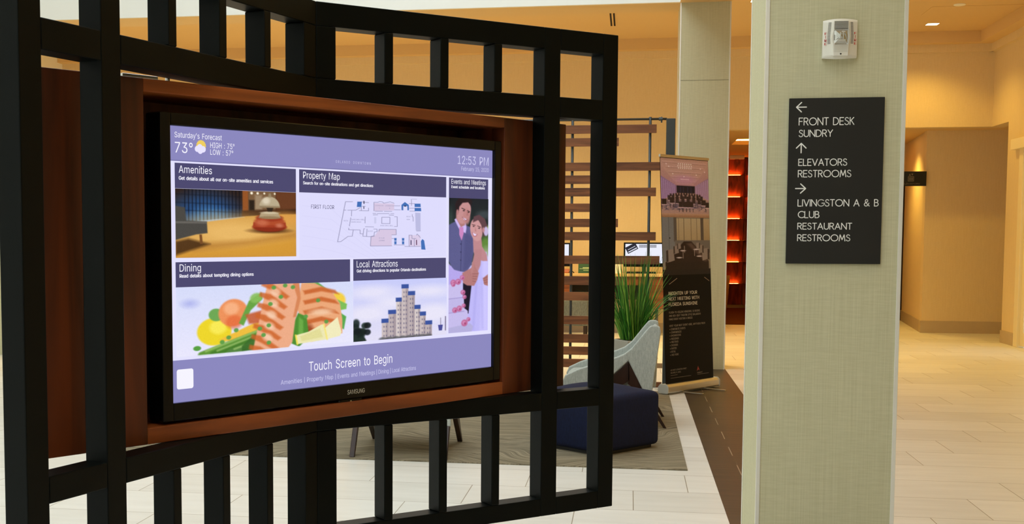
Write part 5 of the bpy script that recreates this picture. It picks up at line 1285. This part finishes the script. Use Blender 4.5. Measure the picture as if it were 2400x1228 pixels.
btext('FLOOR-TO-CEILING WINDOWS, 10 ROOMS', .102, .739, .689, .0085, M_BT2); btext('AND 800-SEAT THEATRE STYLE BALLROOM', .101, .755, .704, .0085, M_BT2); btext('MAKE EVENT HOSTING A BREEZE', .101, .582, .719, .0085, M_BT2)
btext('HOST YOUR NEXT EVENT HERE, ANYTHING FROM', .102, .846, .748, .0085, M_BT2)
for k, (t, e_) in enumerate((('CORPORATE EVENTS', .426), ('CONFERENCES', .342), ('SHOWROOMS', .33), ('WEDDINGS', .285), ('MEETINGS', .275), ('SHOWERS', .265), ('PARTIES', .235), ('RETAIL', .215), ('AND MORE', .272))):
    tb = .763 + k * .0142; btext('\u2022', .103, .115, tb, .0085, M_BT2); btext(t, .130, e_, tb, .0085, M_BT2)
btext('400 WEST LIVINGSTON STREET', .10, .43, .943, .0065, M_BT2); btext('ORLANDO, FL 32801', .10, .31, .955, .0065, M_BT2)
mb = MB()
for t, e_ in ((.966, .24), (.978, .52)): strokes(mb, [[(bx(.10), bzz(t - .003)), (bx(e_), bzz(t - .003))]], .004, -.0008)
strokes(mb, [[(bx(.655), bzz(.974)), (bx(.90), bzz(.974))]], .004, -.0008)
mb.build('fine_print', plain('print_dim', rgb(110, 104, 96), .5), gr, recalc=False)
btext('MARRIOTT', .650, .765, .9695, .006, M_BT2)
MB().poly([(bx(.645), -.0009, bzz(.958)), (bx(.672), -.0009, bzz(.936)), (bx(.690), -.0009, bzz(.947)), (bx(.705), -.0009, bzz(.958)), (bx(.682), -.0009, bzz(.952))]).build('emblem', plain('emblem_red', rgb(150, 26, 22), .5), gr, recalc=False)

# ---------------------------------------------------------------- desk along the far wall with computers
DZ = .903
dk = thing('wall_desk', 'walnut wall desk with a pale oak top behind the slat divider', 'desk', (-1.4, 18.30, 0))
MB().box(-2.0, 1.90, -.32, .30, DZ - .042, DZ).build('desktop', M_DESKTOP, dk, .003)
for x0, x1 in ((1.535, 1.895), (-.30, .545), (-1.995, -1.6)): MB().box(x0, x1, -.29, .30, .39 if x0 > 0 else .39, DZ - .042).build('cabinet', M_DESK, dk, .003)
MB().box(.545, 1.535, -.29, -.27, .735, DZ - .042).build('apron', M_DESK, dk, .002)
MB().box(.55, 1.53, .24, .28, .5, .735).build('back_board', M_DARK, dk)
for x in (-1.9, 1.80): MB().box(x - .02, x + .02, -.22, -.18, 0, .39).build('leg', M_STEELROD, dk)
def monitor(label, x0, x1, z0, z1):
    cx = (x0 + x1) / 2; h = z1 - DZ; wd = x1 - x0
    t = thing('computer_monitor', label, 'monitor', (cx, 18.21, DZ), 0, 'computer monitors on the wall desk')
    MB().box(-wd / 2, wd / 2, 0, .04, z0 - DZ, h).build('casing', M_GLOSSBLK, t, .004)
    s = MB().box(-wd / 2 + .024, wd / 2 - .024, -.002, .002, z0 - DZ + .055, h - .022).build('screen', glow('monitor_white', rgb(236, 238, 252)), t)
    MB().box(-.03, .03, .012, .034, .012, z0 - DZ + .02).build('stand', M_DARK, t)
    MB().box(-.13, .13, -.05, .11, 0, .012).build('base', M_DARK, t, .003)
    mb = MB()
    a = radians(-28); c0 = Vector((-wd / 2 + .115, h - .085))
    def R(x, z, y): return (c0.x + x * cos(-a) - z * sin(-a), y, c0.y + x * sin(-a) + z * cos(-a))
    MB().poly([R(x, z, -.003) for x, z in ((-.082, -.050), (.082, -.050), (.082, .050), (-.082, .050))]).build('laptop_picture', glow('monitor_dark', rgb(40, 40, 52)), s, recalc=False)
    MB().poly([R(x, z, -.0035) for x, z in ((-.070, -.038), (.070, -.038), (.070, -.022), (-.070, -.022))]).poly([R(x, z, -.0035) for x, z in ((-.06, .0), (.06, .0), (.06, .008), (-.06, .008))]).build('laptop_highlight', glow('monitor_pale', rgb(214, 216, 232)), s, recalc=False)
    mb = MB()
    for r_ in range(4):
        for k in range(16):
            xx = -wd / 2 + .225 + k * .0155; zz = h - .034 - r_ * .011; mb.poly([(xx, -.003, zz - .008), (xx + .012, -.003, zz - .008), (xx + .012, -.003, zz), (xx, -.003, zz)])
    mb.build('keyboard_picture', glow('monitor_key', rgb(66, 68, 80)), s, recalc=False)
    mb = MB(); strokes(mb, [[(wd / 2 - .12, h - .17), (wd / 2 - .06, h - .24)], [(wd / 2 - .10, h - .17), (wd / 2 - .045, h - .22)]], .003, -.003); mb.build('pen_picture', MATS['monitor_pale'], s, recalc=False)
    return t
monitor('lit computer monitor on the desk behind the tall grass plant', -.087, .507, .997, 1.354)
monitor('lit computer monitor mostly hidden by the walnut surround', -1.46, -.862, .997, 1.345)
def keyboard(label, x):
    t = thing('keyboard', label, 'keyboard', (x, 18.055, DZ), 0, 'black keyboards on the wall desk')
    MB().hexa([(-.21, -.045, 0), (.21, -.045, 0), (.21, .06, 0), (-.21, .06, 0), (-.21, -.045, .012), (.21, -.045, .012), (.21, .06, .026), (-.21, .06, .026)]).build('case', M_DARK, t, .003)
    mb = MB()
    for r_ in range(5):
        for k in range(18):
            y = -.038 + r_ * .019; z = .012 + (y + .045) / .105 * .014; mb.box(-.20 + k * .0222, -.20 + k * .0222 + .018, y, y + .015, z, z + .005)
    mb.build('keys', M_GLOSSBLK, t)
keyboard('black keyboard on the desk behind the grass plant', .17)
keyboard('black keyboard on the desk beside the walnut surround', -1.26)
ms = thing('computer_mouse', 'small black mouse on the oak desktop left of the green card', 'mouse', (-.84, 18.05, DZ))
MB().grid(lambda u, v: (.045 * cos(pi * (1 - u)) * (.75 + .25 * sin(pi * v)) if True else 0, -.05 + .10 * v, .034 * sin(pi * u) * (.35 + .65 * sin(pi * min(1, v * .85 + .12)))), 12, 10).build('shell', M_GLOSSBLK, ms, smooth=True)
tc_ = thing('tent_card', 'dark green standing card with pale printing on the desk', 'card', (-.635, 18.10, DZ))
MB().prism([(-.045, 0), (-.04, 0), (0, .135), (.04, 0), (.045, 0), (.002, .14), (-.002, .14)], -.105, .105, 'x').build('card', M_GREEN, tc_)
mb = MB()
for k, (z, a, b_, h_) in enumerate(((.126, -.06, .09, .006), (.100, -.04, .065, .026), (.068, -.085, .09, .005), (.045, -.03, .045, .006))):
    yy = -.045 * (1 - (z - h_) / .14) - .0012; y2 = -.045 * (1 - z / .14) - .0012; mb.poly([(a, yy, z - h_), (b_, yy, z - h_), (b_, y2, z), (a, y2, z)])
mb.build('printed_lines', plain('pale_green_print', rgb(190, 206, 150), .6), tc_, recalc=False)
pc = thing('paper_card', 'cream paper card standing on the desk left of the monitor', 'card', (-.20, 18.12, DZ))
MB().hexa([(-.075, -.02, 0), (.075, -.02, 0), (.075, -.017, 0), (-.075, -.017, 0), (-.075, .02, .13), (.075, .02, .13), (.075, .023, .13), (-.075, .023, .13)]).build('sheet', M_PAPER, pc)
MB().box(-.075, .075, -.02, .03, 0, .002).build('foot_flap', M_PAPER, pc)
ph = thing('desk_phone', 'brown and black telephone on the desk below the half hidden monitor', 'telephone', (-.945, 18.08, DZ))
MB().prism([(-.07, 0), (.07, 0), (.07, .055), (.05, .06), (-.07, .02)], -.075, .075, 'x').build('base', plain('tan_plastic', rgb(168, 96, 48), .5), ph, .004)
MB().box(-.072, -.03, -.075, .065, .042, .072).build('handset', M_DARK, ph, .008, 3)
dc = thing('desk_chair', 'charcoal upholstered desk chair tucked under the wall desk', 'chair', (-.86, 17.35, 0))
MB().box(-.31, .31, -.32, -.24, .20, .565).build('backrest', M_CHARFAB, dc, .03, 4)
MB().box(-.31, .31, -.24, .28, .20, .36).build('seat', M_CHARFAB, dc, .03, 4)
for sx in (-.26, .26):
    for sy in (-.27, .23): MB().box(sx - .02, sx + .02, sy - .02, sy + .02, 0, .20).build('leg', M_DKWOOD, dc)

# ---------------------------------------------------------------- ceiling fittings
def lamp_spot(parent, energy, size=2.2, blend=.7, col=WARM, loc=(0, 0, -.03)):
    ld = bpy.data.lights.new('spot_light', 'SPOT'); ld.energy = energy; ld.color = col; ld.spot_size = size; ld.spot_blend = blend; ld.shadow_soft_size = .06
    o = bpy.data.objects.new('spot_light', ld); o.location = loc; link(o, parent); return o
def downlight(x, y, z, label, energy):
    t = thing('recessed_downlight', label, 'downlight', (x, y, z), 0, 'recessed downlights in the warm ceiling')
    mb = MB(); r0, r1 = .074, .088
    mb.box(-r1, -r0, -r1, r1, -.004, .0).box(r0, r1, -r1, r1, -.004, 0).box(-r0, r0, -r1, -r0, -.004, 0).box(-r0, r0, r0, r1, -.004, 0)
    mb.build('trim_ring', M_CEIL, t)
    MB().box(-r0, r0, -r0, r0, -.003, -.001).build('lens', glow('downlight_lens', (1, .86, .55, 1), 14), t)
    lamp_spot(t, energy)
    return t
first = downlight(4.01, 17.78, ZC, 'bright square downlight in the ceiling right of the linen column', DOWN_W)
others = [(x, 15.9, 2.9) for x in (-7.4, -5.9, -4.4, -2.9, -1.4, .1)] + [(1.5, 15.7, 1.5), (2.6, 15.5, 1.0), (4.0, 15.4, 1.0)] + [(4.2, 7.0, 1.5), (4.2, 11.0, 1.2), (2.4, 4.0, .35)]
for x, y, f in others:
    c = copy_tree(first)
    for ch in c.children:
        if ch.type == 'LIGHT':
            ch.data = ch.data.copy(); ch.data.energy *= f
            if x < 1: ch.data.color = (1.0, .73, .30)
    c.location = (x, y, ZC); c['label'] = 'recessed square downlight in the warm ceiling outside the framed view'
sd = thing('slot_diffuser', 'twin dark slot air diffuser in the ceiling above the lattice', 'vent', (-.268, 16.74, ZC))
MB().box(-.055, -.034, -.52, .52, -.004, 0).box(.034, .055, -.52, .52, -.004, 0).box(-.010, .010, -.52, .52, -.004, 0).box(-.055, .055, -.54, -.52, -.004, 0).box(-.055, .055, .52, .54, -.004, 0).build('frame', M_CEIL, sd)
for x in (-.022, .022): MB().box(x - .012, x + .012, -.52, .52, -.002, -.0005).build('slot', plain('slot_black', rgb(20, 12, 8), .9), sd)
sk = thing('concealed_sprinkler', 'small flat round sprinkler cover on the ceiling near the downlight', 'sprinkler', (4.0, 16.34, ZC))
MB().lathe([(0, -.012), (.066, -.012), (.072, -.008), (.072, 0), (0, 0)], 28).build('cover_plate', M_WHITE, sk)
ap = thing('access_panel', 'flush ceiling access panel with a thin joint left of the downlight', 'panel', (4.3, 16.75, ZC))
MB().box(-.6, .6, -.30, .30, -.004, -.0005).build('hatch', M_CEIL, ap, .0015)

# ---------------------------------------------------------------- lift lobby beyond the columns
es = thing('elevator_sign', 'small black projecting elevators sign on the alcove corner', 'sign', (4.18, 19.40, 2.205))
MB().box(-.17, .178, -.006, .012, 0, .218).build('sign_plate', M_SIGN, es, .001)
stroke_text('lettering', 'ELEVATORS', plain('sign_grey', rgb(120, 112, 98), .5), es, -.15, .085, .022, .022, .003, -.0066)
mb = MB()
mb.box(-.085, .0, -.0075, -.0062, .070, .078).box(-.085, .0, -.0075, -.0062, .135, .143).box(-.085, -.077, -.0075, -.0062, .078, .135).box(-.008, .0, -.0075, -.0062, .078, .135)
for x in (-.062, -.042, -.022): mb.box(x - .006, x + .006, -.0075, -.0062, .084, .128)
mb.prism([(-.075, .155), (-.045, .155), (-.060, .185)], -.0075, -.0062, 'y').prism([(-.040, .185), (-.010, .185), (-.025, .155)], -.0075, -.0062, 'y')
mb.build('lift_symbol', MATS['sign_grey'], es)
ed = thing('elevator_door', 'dark elevator door seen beside the linen column under the elevators sign', 'door', (3.95, 22.28, 0))
MB().box(-.72, -.60, -.03, .0, 0, 2.32).box(.60, .72, -.03, 0, 0, 2.32).box(-.60, .60, -.03, 0, 2.2, 2.32).build('frame', plain('bronze_dark', rgb(40, 26, 22), .4, .3), ed, .003)
for x0 in (-.60, .003): MB().box(x0, x0 + .597, -.015, 0, .01, 2.2).build('door_panel', plain('bronze_panel', rgb(58, 42, 36), .35, .6), ed, .002)
fw = thing('feature_wall', 'dark walnut feature wall of tilted panels with orange strip lights', 'wall panel', (2.2, 25.58, 0))
LED = glow('amber_strip', (1.0, .20, .02, 1), 60.0)
PH = .436
for c in range(4):
    x0 = -.98 + c * .52
    for r_ in range(7):
        z0 = .06 + r_ * PH; z1 = z0 + PH
        if z1 > 3.03: z1 = 3.02
        if c % 2 == 1: yb, yt = -.06, -.16
        else: yb, yt = -.16, -.06
        MB().hexa([(x0, yb, z0), (x0 + .51, yb, z0), (x0 + .51, 0, z0), (x0, 0, z0), (x0, yt, z1 - .006), (x0 + .51, yt, z1 - .006), (x0 + .51, 0, z1 - .006), (x0, 0, z1 - .006)]).build('panel', M_FEATURE, fw, .002)
        if c % 2 == 1 and r_ > 0:
            MB().box(x0 + .08, x0 + .43, -.125, -.110, z0 - .004, z0 + .003).build('strip_light', LED, fw)
        elif c % 2 == 0 and r_ in (4, 5):
            MB().box(x0 + .08, x0 + .43, -.105, -.085, z1 - .016, z1 - .008).build('strip_light', LED, fw)
lr = MB().box(.7, 2.9, 20.6, 25.3, 0, .01).build('lobby_rug', plain('brown_carpet', rgb(96, 52, 24), .95, 0, .05, var=.2, vscale=20)); tag(lr, 'dark brown carpet in front of the walnut feature wall', 'rug')
tb = thing('tub_chair', 'tan rounded tub chair in the lobby in front of the feature wall', 'armchair', (1.42, 22.4, .01))
def tub(u, v):
    a = radians(-60 + 300 * u); r = .30 + .05 * v
    return (r * cos(a), r * sin(a), .12 + v * .62)
mb = MB().grid(tub, 24, 6); o = mb.build('shell', plain('tan_leather', rgb(150, 100, 60), .5), tb, smooth=True); mm_ = o.modifiers.new('solid', 'SOLIDIFY'); mm_.thickness = .07
MB().lathe([(0, .12), (.27, .12), (.28, .36), (.24, .42), (0, .43)], 24).build('seat', MATS['tan_leather'], tb, smooth=True)
for a in (45, 135, 225, 315): MB().tube([(.2 * cos(radians(a)), .2 * sin(radians(a)), 0), (.2 * cos(radians(a)), .2 * sin(radians(a)), .13)], .018, 10).build('leg', M_DKWOOD, tb)
sl = thing('ceiling_spotlight', 'small square spotlight hanging from the lobby ceiling edge', 'spotlight', (2.05, 24.9, 3.03))
MB().box(-.14, .14, -.08, .08, -.07, 0).build('housing', M_WHITE, sl, .004)
MB().tube([(0, 0, -.075), (0, 0, -.07)], .04, 12).build('lens', M_DARK, sl)
# warm light tube hidden behind the lip of the cove
ct = thing('cove_light', 'glowing strip light along the lobby ceiling cove', 'strip light', ((CVX0 + CVX1) / 2, CVY1 + .13, 3.10))
MB().box(-1.2, 1.2, -.02, .02, .0, .03).build('tube', glow('cove_tube', (1, .62, .16, 1), 40.0), ct)
def area(name, x, y, z, energy, sx, sy, rot=(0, 0, 0), col=WARM):
    ld = bpy.data.lights.new(name, 'AREA'); ld.shape = 'RECTANGLE'; ld.size = sx; ld.size_y = sy; ld.energy = energy; ld.color = col
    o = bpy.data.objects.new(name, ld); o.location = (x, y, z); o.rotation_euler = rot; COL.objects.link(o); return o
for x, y, e_ in ((2.2, 20.0, 22), (3.9, 20.5, 110), (2.2, 23.4, 14)):
    t = thing('lobby_downlight', 'round downlight in the elevator lobby ceiling', 'downlight', (x, y, 3.03), 0, 'round downlights in the elevator lobby')
    MB().lathe([(0, -.002), (.05, -.002), (.065, -.005), (.065, 0), (0, 0)], 20).build('lens', MATS['downlight_lens'], t)
    lamp_spot(t, e_, 2.4)
